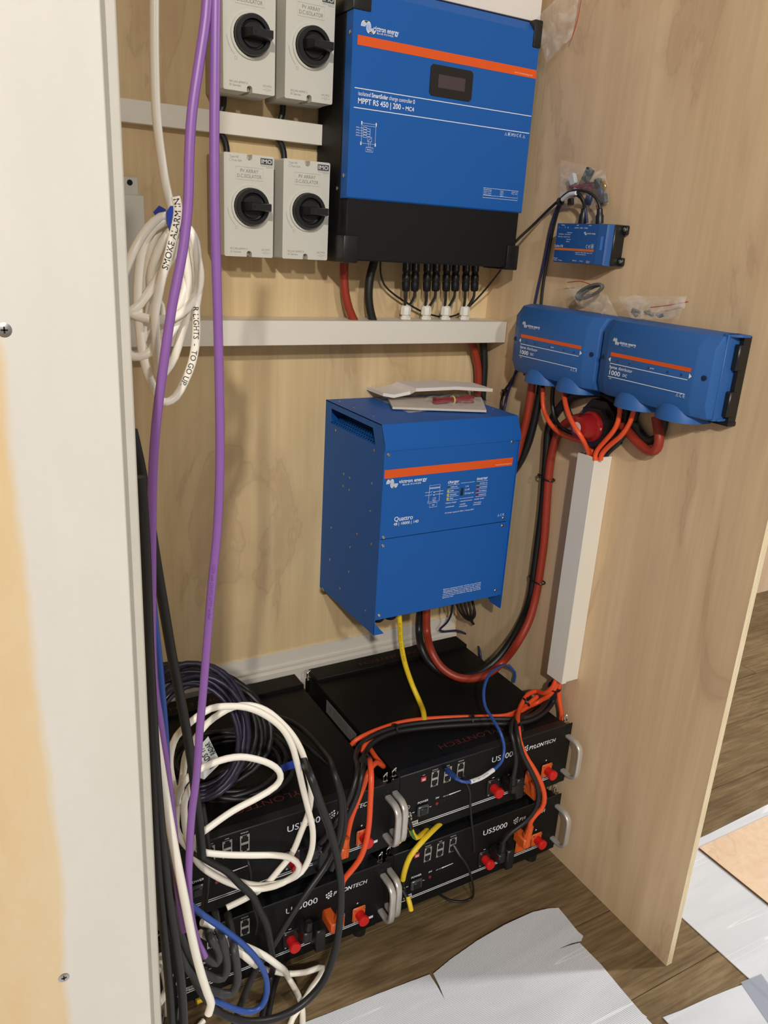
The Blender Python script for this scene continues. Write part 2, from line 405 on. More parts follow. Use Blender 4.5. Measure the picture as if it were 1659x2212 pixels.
def text_on_path(mb, path, s0, st, cap, r, face, flip=False):
    """lettering wrapped on a round cable, starting s0 metres along the path, facing a point"""
    vs, fs = text_mesh(st, .0); s = cap/.70; acc = [0.0]
    for i in range(1, len(path)): acc.append(acc[-1] + (path[i]-path[i-1]).length)
    out = []
    for p in vs:
        d = s0 + p.x*s; h = (p.y - .33)*s
        i = 0
        while i < len(acc)-2 and acc[i+1] < d: i += 1
        t = (d-acc[i])/max(acc[i+1]-acc[i], 1e-6); q = path[i].lerp(path[i+1], t); tg = (path[i+1]-path[i]).normalized()
        nn = (face-q); nn = (nn - tg*nn.dot(tg)).normalized(); bb = nn.cross(tg)
        th = h/r; out.append(q + (nn*math.cos(th) + bb*math.sin(th))*(r*1.04))
    mb.add(out, fs, world=True)
def logo(mb, u, v, wd, h, w, st):
    """the maker's mark: two interlocking bands of wavy stripes"""
    for k in range(4):
        o = k*wd*.085
        mb.strip(spline([(u+o*.9, v+h*.50, 0), (u+o+wd*.05, v+h*.82, 0), (u+o+wd*.16, v+h*.98, 0), (u+o+wd*.30, v+h*.90, 0), (u+o+wd*.36, v+h*.62, 0),
                         (u+o+wd*.37, v+h*.30, 0), (u+o+wd*.46, v+h*.06, 0), (u+o+wd*.58, v+h*.05, 0), (u+o+wd*.67, v+h*.22, 0), (u+o+wd*.72, v+h*.48, 0)], wd*.06), wd*.05, w)
def ce(mb, u, v, h, w):
    for k, x in ((0, 0), (1, h*1.25)):
        a = [(u+x+h*.5+h*.5*math.cos(t), v+h*.5+h*.5*math.sin(t)) for t in [math.radians(70+22*i) for i in range(11)]]
        mb.strip(a, h*.13, w)
    mb.strip([(u+h*1.3, v+h*.5), (u+h*1.95, v+h*.5)], h*.13, w)
def tri(mb, u, v, h, w): mb.strip([(u, v), (u+h*1.1, v), (u+h*.55, v+h)], h*.13, w, True); mb.rect(u+h*.5, u+h*.6, v+h*.25, v+h*.6, w)
# ------------------------------------------------------------------ the setting
fl = struct(MB().box(-2.7, 4.4, -4.3, 1.7, -.04, -.0105).build('floor', DARKHOLE))
pm = None
for k in range(-19, 12):
    y0 = -.4955 + .19*k; off = .47 + random.uniform(0, .05) if -1.3 < y0 < -.2 else random.uniform(0, 1.2)
    for j in range(7):
        x0 = -2.7 + off - 1.2 + j*1.2
        if x0 > 4.2 or y0 > 1.5: continue
        if pm is None:
            p = MB().box(0, 1.198, 0, .1885, -.0105, 0, .0006).build('plank', LAMINATE, fl); pm = p.data
            # re-base the shared plank mesh on its own corner
            for v in pm.vertices: v.co += fl.location
        else:
            p = bpy.data.objects.new('plank', pm); C.objects.link(p); p.parent = fl
        p.location = Vector((x0, y0, random.uniform(-.0004, 0))) - fl.location
wb = struct(MB().box(-1.075, 0, 0, .018, 0, 2.42).build('wall_back', PLY_BACK))
wr = struct(MB().box(0, .015, -.852, .018, 0, 2.42).build('wall_right', PLY_SIDE))
a = MB(); b = MB()
for i in range(9):
    x0 = .0003 + i*.0016; (b if i % 2 else a).box(x0, x0+.0016, -.8526, -.8518, .001, 2.419)
a.build('edge_plies', PLY_E, wr); b.build('edge_glue_lines', PLY_E2, wr)
struct(MB().box(-1.09, -1.075, -.868, .018, 0, 2.42).build('wall_left', PLY_BACK))
wf = struct(MB().box(-2.7, -1.069, -.885, -.869, 0, 2.42, .0015).build('wall_front', PAINT))
for px, py in ((9, 713), (138, 2112)):
    q = at(px, py, 'y', -.8852); s = MB(wall_frame(q.x, q.z, -.8850))
    s.lathe((0,0,0), (0,0,1), [(.0062, -.004), (.0062, .0002), (.0040, .0007), (.0012, .0010)], 18)
    sc = s.build('screw', STEEL, wf); r = MB(wall_frame(q.x, q.z, -.8850)); 
    r.box(-.0028, .0028, -.0007, .0007, .0009, .0013).box(-.0007, .0007, -.0028, .0028, .0009, .0013); r.build('screw_slot', DARKHOLE, sc)
TRIM = mat('grey_white_edge_paint', (194, 189, 177), .55, var=.05, scale=30, bump=.2)
struct(MB().box(-1.0695, -1.053, -.868, -.846, 0, 2.42, .002).build('trim_1', TRIM))
struct(MB().box(.9, 4.4, .36, .38, 0, 2.42).build('wall_far', PLY_PALE))
# rail along the foot of the back wall
F = wall_frame(-1.06, 0)
m = MB(F); m.prism([(0,.30),(.030,.30),(.030,.353),(.024,.3545),(.019,.3535),(.019,.388),(.013,.3925),(.006,.3925),(.006,.3950),(.011,.3955),(.011,.3985),(.005,.3990),(.005,.434),(0,.434)], 0, 1.052, 'wv')
bb = struct(m.build('baseboard_back', RAILM))
m = MB(F); m.box(.800, .822, .371, .380, .0178, .0186); m.build('slot', PLY_BACK, bb)

# ------------------------------------------------------------------ floor coverings
def sheet(name, label, outline, z, th, m, lift=None, res=.03, group=None, cat='underlay'):
    """a sheet cut to an outline of floor points, with thickness; lift(x, y) raises it"""
    bm = bmesh.new(); vs = [bm.verts.new((x, y, 0)) for x, y in outline]; bm.faces.new(vs)
    xs = [p[0] for p in outline]; ys = [p[1] for p in outline]
    if lift:
        t = min(xs)
        while t < max(xs):
            bmesh.ops.bisect_plane(bm, geom=bm.verts[:]+bm.edges[:]+bm.faces[:], plane_co=(t+res/2,0,0), plane_no=(1,0,0)); t += res
        t = min(ys)
        while t < max(ys):
            bmesh.ops.bisect_plane(bm, geom=bm.verts[:]+bm.edges[:]+bm.faces[:], plane_co=(0,t+res/2,0), plane_no=(0,1,0)); t += res
    for v in bm.verts: v.co.z = z + (lift(v.co.x, v.co.y) if lift else 0)
    r = bmesh.ops.extrude_face_region(bm, geom=bm.faces[:])
    for e in r['geom']:
        if isinstance(e, bmesh.types.BMVert): e.co.z += th
    mb = MB(); mb.bm(bm); o = mb.build(name, m, smooth=50); return tag(o, label, cat, group)
fp = lambda px, py: (lambda q: (q.x, q.y))(at(px, py, 'z', 0.004))
def flap_lift(x, y):
    d = max(0, y + .72)            # rises towards its curled back edge
    return .0005 + 1.1*d*d*max(0, min(1, (x+.62)/.3))*.5 + .0008*math.sin(x*23+y*9)
sheet('foam_underlay_sheet', 'ribbed white foam sheet lying loose in front of the cupboard, torn at its back edge',
      [(-1.9,-1.9), (-1.9,-.52), (-1.2,-.55), fp(660,2208), fp(780,2160), fp(928,2106), fp(944,2130), fp(961,2160), fp(949,2130), fp(936,2104), fp(975,2072), fp(1030,2035), fp(1090,2002), fp(1150,1974), fp(1185,1965), fp(1206,1963), fp(1222,1980), fp(1249,2012), fp(1260,2021),
       fp(1256,2031), fp(1235,2036), fp(1200,2052), fp(1237,2040), fp(1252,2036), fp(1300,2085), fp(1345,2140), fp(1388,2190), fp(1398,2197), (-.134,-.918), (-.10,-1.9)], .001, .002, FOAM, flap_lift, group='foam underlay sheets')
sheet('foam_underlay_sheet', 'narrow ribbed white foam strip in front of the plywood partition foot, beyond the torn one',
      [(-.096,-1.9), (-.102,-.934), fp(1470,2182), fp(1530,2155), fp(1580,2135), fp(1617,2121), (.131,-1.9)], .001, .002, FOAM2, lambda x, y: .0002*math.sin(x*30), group='foam underlay sheets')
sheet('foam_underlay_sheet', 'smooth white foam sheet right of the plywood partition, partly under the pale board',
      [(.133,-1.9), (.133,-.70), (.135,-.617), (.42,-.619), (.66,-.612), (1.5,-.615), (1.5,-1.9)], .001, .0022, FOAM2, lambda x, y: .0002*math.sin(x*30), group='foam underlay sheets')
bd = tag(MB().box(.346, 1.5, -1.9, -.646, .0040, .0095, .0004).build('plywood_sheet', PLY_PALE), 'pale pinkish plywood board lying flat on the foam at the right edge', 'board')
m = MB().box(.3455, .3462, -1.899, -.647, .0042, .0093); m.build('board_edge', mat('dark_board_edge', (92, 66, 42), .7), bd)
tp = MB()
q = [at(1600,2122,'z',.0045), at(1645,2104,'z',.0045), at(1700,2180,'z',.0045), at(1660,2210,'z',.0045)]
tp.add([p + Vector((0,0,d)) for d in (0, .0004) for p in q], [(0,1,2,3),(4,5,6,7),(0,1,5,4),(1,2,6,5),(2,3,7,6),(3,0,4,7)])
tag(tp.build('adhesive_tape', TAPEG), 'grey see-through tape strip joining two foam sheets at lower right', 'tape')

# ------------------------------------------------------------------ trunking
def trunk_h(label, x0, x1, z0, z1, d):
    t = thing('cable_trunking', label, 'trunking', ((x0+x1)/2, 0, z0), None); f = wall_frame(0, 0)
    MB(f).box(x0, x1, z0, z1, .0005, d-.003, .0006).build('tray', PVC, t)
    MB(f).box(x0, x1, z0-.0008, z1+.0008, d-.0029, d, .0008).build('lid', PVC, t); return t
trunk_h('white cable trunking between the upper and lower grey isolators', -1.05, -.472, 1.592, 1.629, .028)
trunk_h('white cable trunking under the black charge controller, four glands on top', -1.05, -.002, 1.2015, 1.2495, .090)
t = thing('cable_trunking', 'upright white cable trunking on the right plywood panel', 'trunking', (-.025, -.457, .49), None)
f = side_frame(0, 0)
m = MB(f); m.box(.434, .436, .492, 1.020, .001, .046).box(.480, .4822, .492, 1.020, .001, .046).box(.434, .482, .492, 1.020, .0005, .0022); m.build('tray', PVC, t)
m = MB(f); m.box(.4325, .4835, .490, 1.0205, .0470, .0495, .0007).box(.4823, .4838, .490, 1.0205, .036, .0485); m.build('lid', PVC, t)

# ------------------------------------------------------------------ wall boxes
t = thing('enclosure', 'light grey wall enclosure behind the hanging white cable coil', 'enclosure', (-.90, 0, 1.19))
f = wall_frame(0, 0)
MB(f).box(-.985, -.840, 1.17, 1.470, .001, .060, .002).build('body', GREYBOX, t)
MB(f).box(-.985, -.838, 1.465, 1.502, .001, .010, .0015).build('mounting_ear', GREYBOX, t)
MB(f).cyl((-.8535, 1.4915, .0095), (-.8535, 1.4915, .0106), .0052, n=18).build('mounting_hole', DARKHOLE, t)

def isolator(x, z, label):
    t = thing('isolator_switch', label, 'isolator', (x+.049, 0, z), 'grey rotary isolators left of the charge controller')
    f = wall_frame(x, z)
    MB(f).box(-.001, .099, -.001, .183, .001, .052, .003, 2).build('base', GREYBASE, t)
    # lid with screw notches cut in the middle of its top and bottom edges
    n = lambda c, v, s: [(c + .0052*math.cos(a), v + s*.0052*math.sin(a)) for a in [math.pi*i/8 for i in range(9)]]
    top = [(.0495-.0052, .182)] + [(p[0], p[1]) for p in n(.0495, .1765, -1)[::-1]] + [(.0495+.0052, .182)]
    bot = [(.0495+.0052, 0)] + [(p[0], p[1]) for p in n(.0495, .0058, 1)] + [(.0495-.0052, 0)]
    out = [(.002, 0), (0, .002), (0, .180), (.002, .182)] + top + [(.096, .182), (.098, .180), (.098, .002), (.096, 0)] + bot
    mb = MB(f); mb.prism(out, .053, .1); lid = mb.build('lid', GREYBOX, t)
    mb = MB(f); mb.cyl((.0495,.1765,.0535), (.0495,.1765,.088), .0036, n=12).cyl((.0495,.0055,.0535), (.0495,.0055,.088), .0036, n=12); mb.build('lid_screw', GREYBASE, t)
    c = (.0515, .0905)
    mb = MB(f); mb.lathe((*c, .1), (0,0,1), [(.0385,0), (.0375,.004), (.034,.0045), (.034,.0005)], 32); mb.build('knob_collar', GREYBOX, t)
    mb = MB(f); mb.lathe((*c, .1), (0,0,1), [(.0330,.001), (.0330,.015), (.0316,.0175), (.0250,.0175), (.0235,.011), (.0205,.010), (.0195,.0125), (.0005,.0125)], 36); kn = mb.build('rotary_knob', BLACKP, t)
    mb = MB(f); mb.loft([[(c[0]+a, c[1]+b_, w_) for a, b_ in ((ul,-h_),(ur,-h_),(ur,h_),(ul,h_))] for ul, ur, h_, w_ in ((-.0225,.0300,.0085,.109),(-.0180,.0290,.0075,.126),(-.0125,.0275,.0062,.139),(-.0115,.0265,.0052,.141))]); h = mb.build('handle', BLACKP, kn, 25)
    mb = MB(f); mb.disc(c[0]-.0060, c[1], .0026, .1413, 12); mb.print_('padlock_hole', DARKHOLE, kn)
    g = MB(f); W = .1003
    text(g, 'PV ARRAY', .0495, .1500, .0062, W, .036, .004, 'C'); text(g, 'D.C.ISOLATOR', .0495, .1412, .0062, W, .048, .004, 'C')
    text(g, 'Type 4X', .0105, .1740, .0036, W, .018); text(g, 'Fuse 32A', .0165, .1680, .0034, W, .018); g.frame(.0105, .0145, .168, .172, .0004, W)
    text(g, 'IEC/AS 60947.3', .0115, .0128, .0034, W, .034); text(g, 'SI Series', .0115, .0072, .0034, W, .021); text(g, 'DC-PV2', .0750, .0128, .0032, W, .0165)
    g.strip([(.075,.0085),(.080,.0085)], .0004, W).strip([(.087,.0085),(.092,.0085)], .0004, W); g.frame(.0805, .0865, .007, .010, .0004, W)
    g.frame(.0225, .0765, .1375, .1592, .00035, W)
    g.strip([(c[0]-.045*math.cos(a), c[1]-.045*math.sin(a)) for a in [math.radians(5+6*i) for i in range(8)]], .0006, W); g.frame(.0215, .0255, .0500, .0545, .0004, W)
    text(g, 'Engineering Electrical', .0955, .1638, .0016, W, .0235, 0, 'R'); text(g, 'Equipment', .0955, .1615, .0016, W, .012, 0, 'R')
    g.print_('lettering', GREYP, t)['kind'] = 'stuff'
    g = MB(f); g.rect(.0712, .0954, .1668, .1778, W); lg = g.print_('maker_badge', DGREYP, t)
    g = MB(f); text(g, 'IMO', .0833, .1690, .0068, W+.0003, .0205, .01, 'C'); g.print_('badge_lettering', mat('badge_white', (226,226,218), .5), t)
    return t
isolator(-.703, 1.372, 'grey rotary isolator, lower row left, nearer the purple cables')
isolator(-.585, 1.372, 'grey rotary isolator, lower row right, beside the black charge controller side')
isolator(-.703, 1.657, 'grey rotary isolator, upper row left, its top cut off by the photo')
isolator(-.585, 1.657, 'grey rotary isolator, upper row right, above the trunking end')

# ------------------------------------------------------------------ solar charge controller
t = thing('charge_controller', 'large blue and black solar charge controller with orange stripe and small screen', 'charge controller', (-.255, 0, 1.373))
f = wall_frame(-.472, 1.373)
m = MB(f); m.box(0, .434, .002, .485, .002, .118, .004).box(.003, .431, .002, .121, .1175, .1425, .003); m.build('body', BLACK, t)
m = MB(f)
m.prism([(.119,.118),(.1435,.118),(.146,.1205),(.146,.468),(.128,.487),(.119,.487)], .0, .434, 'wv'); cov = m.build('front_cover', BLUE, t)
for nm, pr in (('corner_guard', [(-.003,.030,-.003,.050)]), ('corner_guard', [(.404,.437,-.003,.050)]), ('corner_guard', [(-.003,.036,.4385,.490)]), ('corner_guard', [(.4155,.437,.4385,.490)])):
    m = MB(f); u0,u1,v0,v1 = pr[0]; m.box(u0, u1, v0, v1, .06, .1485, .003, 2); m.build(nm, BLACKP, t)
for px, py, wv in ((757,70,.131), (743,379,.131), (728,407,.105)):
    q = at(px, py, 'x', -.472); v = q.z - 1.373; wv = -q.y
    m = MB(f); m.lathe((-.0003, v, wv), (-1,0,0), [(.0042,-.0008),(.0042,.0008),(.003,.0018),(.0008,.0020)], 14); m.build('screw', STEEL, t)
W = .1464
m = MB(f); m.rect(.0102, .4355-.002, .3828, .3988, W); m.print_('orange_stripe', ORANGE, t)
m = MB(f); m.box(.1725, .2735, .3195, .3745, .145, .1475, .006, 2) if False else m.prism([(.1725+x, .3195+y) for x, y in ((.005,0),(.096,0),(.101,.005),(.101,.050),(.096,.055),(.005,.055),(0,.050),(0,.005))], .1455, .1478); bz = m.build('display_bezel', BLACKP, t)
m = MB(f); m.rect(.1912, .2552, .3352, .3585, .1481); m.print_('display_screen', SCREEN, t)
m = MB(f)
logo(m, .0165, .4045, .032, .019, W, .0)
text(m, 'victron energy', .0425, .4105, .0085, W, .054, .012); text(m, 'BLUE POWER', .050, .4058, .0030, W, .036)
m.print_('maker_lettering', WHITEP, t); m = MB(f)
m.strip([(.008,.3115),(.4325,.3115)], .0014, W).strip([(.008,.2782),(.4315,.2782)], .0014, W)
text(m, 'isolated', .0165, .2998, .0072, W, .026); text(m, 'SmartSolar', .0450, .2998, .0072, W, .036, .02); text(m, 'charge controller', .0835, .2998, .0072, W, .052); text(m, 'O', .1375, .2998, .0070, W, .0040, .03)
text(m, 'MPPT RS 450 | 200 -', .0165, .2862, .0094, W, .101, .014); text(m, 'MC4', .1215, .2862, .0072, W, .019, .014)
m.print_('model_lettering', WHITEP, t); m = MB(f)
m.frame(.0270, .0575, .2185, .2535, .0006, W)
for u, v in ((.0265,.2535),(.058,.2535),(.0265,.218),(.058,.218)): m.rect(u-.0012, u+.0012, v-.003, v+.003, W)
m.strip([(.0285,.2495),(.0565,.2495)], .0004, W)
for i in range(4):
    v = .2448 - i*.0046; text(m, '+PV%d-' % (i+1), .0145, v-.001, .0022, W, .0085); m.strip([(.0235,v),(.0305,v)], .0005, W); m.frame(.0305, .038, v-.0019, v+.0019, .0006, W); m.strip([(.038,v),(.0455,v)], .0005, W)
m.strip([(.0455,.2448),(.0455,.231)], .0005, W); m.frame(.0405, .0495, .2225, .2305, .0006, W); m.strip([(.042,.2235),(.048,.2295)], .0005, W)
m.strip([(.043,.2225),(.043,.212)], .0005, W).strip([(.047,.2225),(.047,.212)], .0005, W); m.frame(.0375, .0535, .2045, .2120, .0006, W); text(m, 'Battery', .0455, .2072, .0026, W, .010, 0, 'C')
m.print_('schematic', WHITEP, t); m = MB(f)
tri(m, .3665, .2680, .0056, W); m.frame(.3755, .3825, .2680, .2742, .0005, W); m.rect(.3765, .3792, .2690, .2732, W); text(m, 'IP21', .3850, .2683, .0052, W, .0115); ce(m, .3995, .2682, .0056, W); tri(m, .4150, .2680, .0056, W)
m.print_('approval_marks', WHITEP, t); m = MB(f)
m.frame(.3247, .4182, .1428, .1618, .0006, W); m.strip([(.3247,.1475),(.4182,.1475)], .0005, W)
for i, (s, s2, s3) in enumerate((('Ratings', 'Battery', 'Solar IV'), ('Rated current', 'dc', 'Max. PV'), ('Solar input', 'Max.', ''), ('Nominal output', '48 V', ''))):
    v = .1580 - i*.0034; text(m, s, .3265, v, .0019, W, .020); text(m, s2, .3700, v, .0019, W, .009); 
    if s3: text(m, s3, .4165, v, .0019, W, .016, 0, 'R')
m.print_('lettering', WHITEP, t)
m = MB(f); text(m, 'www.victronenergy.com', .4240, .3862, .0034, W+.0003, .048, 0, 'R'); m.print_('stripe_lettering', mat('pale_orange_print', (246,196,170), .5), t)

# ------------------------------------------------------------------ inverter / charger
t = thing('inverter_charger', 'large blue inverter and charger with vent slot and orange stripe', 'inverter', (-.255, 0, .5937))
f = wall_frame(-.430, .5937)
prof = lambda a, b, v0: [(0, v0), (.280, v0), (.280, .430), (.261, .470), (0, .470)]
m = MB(f)                                                             # left side plate, pieced round the vent slot
E = .0016
m.prism([(0,0),(.280,0),(.280,.422),(.0,.422)], 0, E, 'wv'); m.prism([(0,.422),(.028,.422),(.028,.470),(0,.470)], 0, E, 'wv')
m.prism([(.028,.4555),(.261,.4555),(.261,.470),(.028,.470)], 0, E, 'wv'); m.prism([(.240,.422),(.280,.422),(.280,.430),(.261,.470),(.261,.4555),(.226,.4555)], 0, E, 'wv')
m.build('side_panel', BLUE, t)
m = MB(f); m.prism([(0,.038),(.200,.038),(.238,0),(.277,0),(.280,.003),(.280,.430),(.261,.470),(0,.470)], .3484, .350, 'wv'); m.build('side_panel', BLUE, t)
m = MB(f); m.add([(0,0,.2795),(.026,0,.2795),(0,.030,.2795),(0,0,.278),(.026,0,.278),(0,.030,.278)], [(0,1,2),(5,4,3),(0,3,4,1),(1,4,5,2),(2,5,3,0)]); m.build('flange', BLUE, t)
m = MB(f); m.box(.0016, .3484, .036, .040, 0, .276); m.build('bottom_panel', BLUE, t)
m = MB(f); m.box(.0016, .3484, .04, .466, .001, .004).box(.012, .3484, .05, .42, .004, .27); m.build('inner_case', BLUE, t)
m = MB(f); m.prism([(0,.468),(.261,.468),(.2795,.4285),(.2795,.4185),(.2815,.4180),(.2815,.4300),(.2625,.4702),(0,.4702)], 0, .350, 'wv'); m.build('top_cover', BLUE, t)
m = MB(f); m.box(.0012, .3365, .2265, .4178, .2785, .2803, .0004); m.build('front_panel', BLUE, t)
m = MB(f); m.box(.0012, .3365, .0370, .2252, .2785, .2803, .0004); m.build('front_panel', BLUE, t)
m = MB(f); m.box(.3365, .3490, .0370, .4178, .268, .2765); m.build('side_return', BLUE, t)
m = MB(f)                                                             # vent: slanted perforated plate seen in the slot
pl = Frame(f((.002, .4215, 0)), f.u*.80 + f.v*.60*-.0, f.w, f.v)
sl = lambda u: .4215 + (u-.002)*.46                                    # the plate rises inwards
def bar(u0, u1, a_, b_): m.add([(u, sl(u)+d, w_) for u in (u0, u1) for d in (-.0012, 0) for w_ in (a_, b_)], [(0,1,3,2),(4,6,7,5),(0,4,5,1),(2,3,7,6),(0,2,6,4),(1,5,7,3)])
for i in range(7): bar(.002+i*.0080, .0048+i*.0080, .029, .236)
for i in range(20): bar(.002, .052, .029+i*.0107, .0325+i*.0107)
m.build('vent_grille', BLUE, t)
m = MB(f); m.box(.0020, .30, .405, .4070, .029, .236).box(.052, .053, .407, .466, .02, .25); m.build('vent_cavity', DARKHOLE, t)
for y, v in ((.057,.411),(.238,.410),(.105,.322),(.135,.321),(.105,.293),(.135,.293),(.236,.338),(.236,.276),(.053,.175),(.182,.205),(.248,.205),(.052,.093),(.152,.162),(.151,.101),(.111,.042),(.238,.042)):
    m = MB(f); m.lathe((-.0001, v, y), (-1,0,0), [(.0030,-.0005),(.0030,.0006),(.0020,.0013),(.0006,.0014)], 12); m.build('screw', STEEL, t)
m = MB(f); m.lathe((.004, -.003, .018), (-.3,0,1), [(.0090,-.002),(.0090,.001),(.0075,.004),(.003,.0062),(.0005,.0065)], 18); m.build('mounting_bolt', mat('dull_bolt', (150,136,104), .4, .8), t)
m = MB(f); m.box(.0018, .014, -.012, .03, .001, .006); m.build('mounting_flange', BLUE, t)
for u, v in ((.009,.411),(.327,.415),(.009,.231),(.009,.212),(.010,.048),(.326,.235),(.326,.216),(.327,.052)):
    m = MB(f); m.lathe((u, v, .2803), (0,0,1), [(.0040,0),(.0040,.0009),(.0030,.0020),(.0010,.0022)], 14); m.build('screw', STEEL, t)
for x, y in ((.02,.03),(.02,.10),(.02,.19),(.335,.03),(.335,.19)):
    m = MB(f); m.lathe((x, .4702, y), (0,1,0), [(.0030,-.0005),(.0030,.0006),(.0018,.0012),(.0006,.0013)], 12); m.build('screw', STEEL, t)
W = .2806
m = MB(f); m.rect(.0025, .3345, .3605, .3788, W); m.print_('orange_stripe', ORANGE, t)
m = MB(f)
logo(m, .0085, .3385, .028, .0195, W, 0); text(m, 'victron energy', .0385, .3472, .0080, W, .069, .012); text(m, 'BLUE POWER', .048, .3415, .0030, W, .046)
m.print_('maker_lettering', WHITEP, t); m = MB(f)
text(m, 'Quattro', .0330, .2635, .0100, W, .046, .006); text(m, '48 | 10000 | 140', .0320, .2540, .0062, W, .062, .006)
m.print_('model_lettering', WHITEP, t); m = MB(f)
m.frame(.1160, .1430, .2975, .3345, .0006, W); m.strip([(.116,.3295),(.143,.3295)], .0006, W).strip([(.116,.3275),(.143,.3275)], .0010, W)
for v in (.3195, .3130): m.strip([(.1060,v),(.121,v),(.124,v+.002)], .0006, W).strip([(.126,v),(.1525,v)], .0006, W); m.rect(.1275, .1300, v-.0022, v+.0005, W)
m.frame(.1265, .1340, .2995, .3060, .0005, W); m.strip([(.1275,.3003),(.133,.3052)], .0005, W); m.strip([(.129,.2995),(.129,.2945)], .0005, W); m.strip([(.132,.2995),(.132,.2945)], .0005, W)
m.strip([(.114,.2995),(.114,.2945),(.120,.2945)], .0005, W); m.frame(.1195, .1385, .2850, .2945, .0006, W); m.strip([(.126,.2895),(.132,.2895)], .0012, W)
m.print_('schematic', WHITEP, t); m = MB(f)
text(m, 'charger', .1630, .3340, .0074, W, .029, .008); text(m, 'inverter', .2400, .3345, .0074, W, .029, .008)
for i in range(5): m.strip([(.163,.3305-i*.0088),(.1935,.3305-i*.0088)], .0006, W).strip([(.240,.3312-i*.0088),(.2700,.3312-i*.0088)], .0006, W)
for i, (s, s2) in enumerate((('mains on', 'inverter on'), ('bulk', 'overload'), ('absorption', 'low battery'), ('float', 'temperature'))):
    text(m, s, .1710, .3245-i*.0088, .0032, W, .017 if i in (0, 2) else .009, .006); text(m, s2, .2490, .3252-i*.0088, .0032, W, .020, .006)
m.strip([(.197,.3318),(.2345,.3318)], .0006, W).strip([(.197,.2960),(.2345,.2960)], .0006, W)
text(m, '| on', .2110, .3220, .0034, W, .008, .006); text(m, 'off', .2155, .3140, .0034, W, .006, .006); text(m, 'charger only', .2155, .3055, .0032, W, .019, .006)
for v in (.3153, .3068): m.strip([(.2120+.0019*math.cos(k*.6), v+.0019*math.sin(k*.6)) for k in range(11)], .0005, W, True)
for s, u, v, wd in (('- battery charger', .160, .2885, .030), ('- powersaved', .160, .2795, .024), ('- sinewave inverter', .198, .2885, .034), ('- parallel', .198, .2815, .016), ('  connectable', .198, .2765, .022), ('- transfer switch', .236, .2890, .028), ('- three phase', .236, .2810, .022), ('  connectable', .236, .2765, .021)):
    text(m, s, u, v, .0030, W, wd, .004)
text(m, 'AC transfer capacity 2x 100 A  |  Inverter 230 V', .1615, .2655, .0030, W, .078, .004)
m.print_('panel_lettering', WHITEP, t); m = MB(f)
tri(m, .3085, .2415, .0048, W); ce(m, .3170, .2415, .0050, W)
m.print_('approval_marks', WHITEP, t); m = MB(f)
for i, wd in enumerate((.106, .106, .106, .105, .106, .030)):
    text(m, ('Before opening switch off the unit and wait', 'disconnecting AC mains and then DC supply', 'WARNING: dangerous voltages inside, dispose', 'used batteries properly during charging', 'ensure proper ventilation, charge lead acid', 'batteries only.')[i], .1755, .0800-i*.0042, .0024, W, wd, .006)
m.print_('lettering', WHITEP, t)
m = MB(f); text(m, 'www.victronenergy.com', .3320, .3640, .0036, W+.0003, .045, 0, 'R'); m.print_('stripe_lettering', mat('pale_orange_print', (246,196,170), .5), t)
m = MB(f); m.box(.1985, .2045, .3035, .3205, .2800, .2822, .0005); m.build('rocker_switch', BLACKP, t)
for u, v, mm_ in [(.1655, .3258-i*.0088, LEDG if i == 0 else LEDY) for i in range(4)] + [(.2440, .3265-i*.0088, LEDG if i == 0 else LEDR) for i in range(4)]:
    m = MB(f); m.rect(u-.003, u+.003, v-.0024, v+.0024, W); m.print_('indicator_light', mm_, t)
for u in (.033, .066):
    m = MB(f); m.lathe((u, .036, .235), (0,-1,0), [(.0150,-.004),(.0150,.010),(.0165,.010),(.0165,.020),(.012,.026),(.006,.027)], 16); m.build('cable_gland', BLACKP, t)

# ------------------------------------------------------------------ communication hub on the right panel
t = thing('communication_hub', 'small blue communication hub with orange stripe and black end bracket', 'communication hub', (0, -.35, 1.392))
f = side_frame(-.270, 1.390)
m = MB(f); m.prism([(.0095,.005),(.1310,.005),(.1600,.0055),(.1685,.008),(.1685,.079),(.160,.0815),(.012,.0815),(.0095,.079)], .012, .048) if False else m.loft([[(.0095,.005,w_),(.1335,.005,w_),(.1335,.0815,w_),(.0095,.0815,w_)] for w_ in (.010,.046)] + [[(.0110,.0065,.048),(.1300,.0065,.048),(.1300,.0800,.048),(.0110,.0800,.048)]]); m.build('case', BLUE3, t)
m = MB(f); m.loft([[(.1320,.0045,.006),(.1560,.0045,.006),(.1560,.0820,.006),(.1320,.0820,.006)],[(.1320,.0045,.046),(.1560,.0045,.040),(.1560,.0820,.040),(.1320,.0820,.046)],[(.1320,.006,.0483),(.1520,.006,.045),(.1520,.0805,.045),(.1320,.0805,.0483)]]); m.build('end_cover', mat('blue_end_cover', (36, 84, 148), .45), t)
m = MB(f); m.box(.012, .1440, .0060, .0805, .001, .0115).box(.1400, .1585, .0050, .0820, .001, .030, .002).box(.150, .1690, .0640, .0815, .001, .010, .002).box(.150, .1690, .0055, .0215, .001, .010, .002); m.build('end_bracket', BLACKP, t)
for v in (.0735, .0140):
    m = MB(f); m.lathe((.1635, v, .010), (0,0,1), [(.0042,0),(.0042,.001),(.003,.002),(.0008,.0022)], 14); m.build('screw', STEEL, t)
W = .0484
m = MB(f); m.rect(.0108, .1265, .0290, .0336, W); m.print_('orange_stripe', mat('dull_orange_print', (206, 110, 50), .45), t)
m = MB(f)
text(m, 'Cerbo GX', .0105, .0352, .0044, W, .026, .004); logo(m, .0930, .0600, .0085, .0062, W, 0); text(m, 'victron energy', .1020, .0622, .0026, W, .0235, .01)
ce(m, .1040, .0358, .0056, W); m.frame(.1180, .1245, .0358, .0430, .0006, W)
for i in range(3): m.strip([(.119,.0375+i*.0018),(.1235,.0375+i*.0018)], .0007, W)
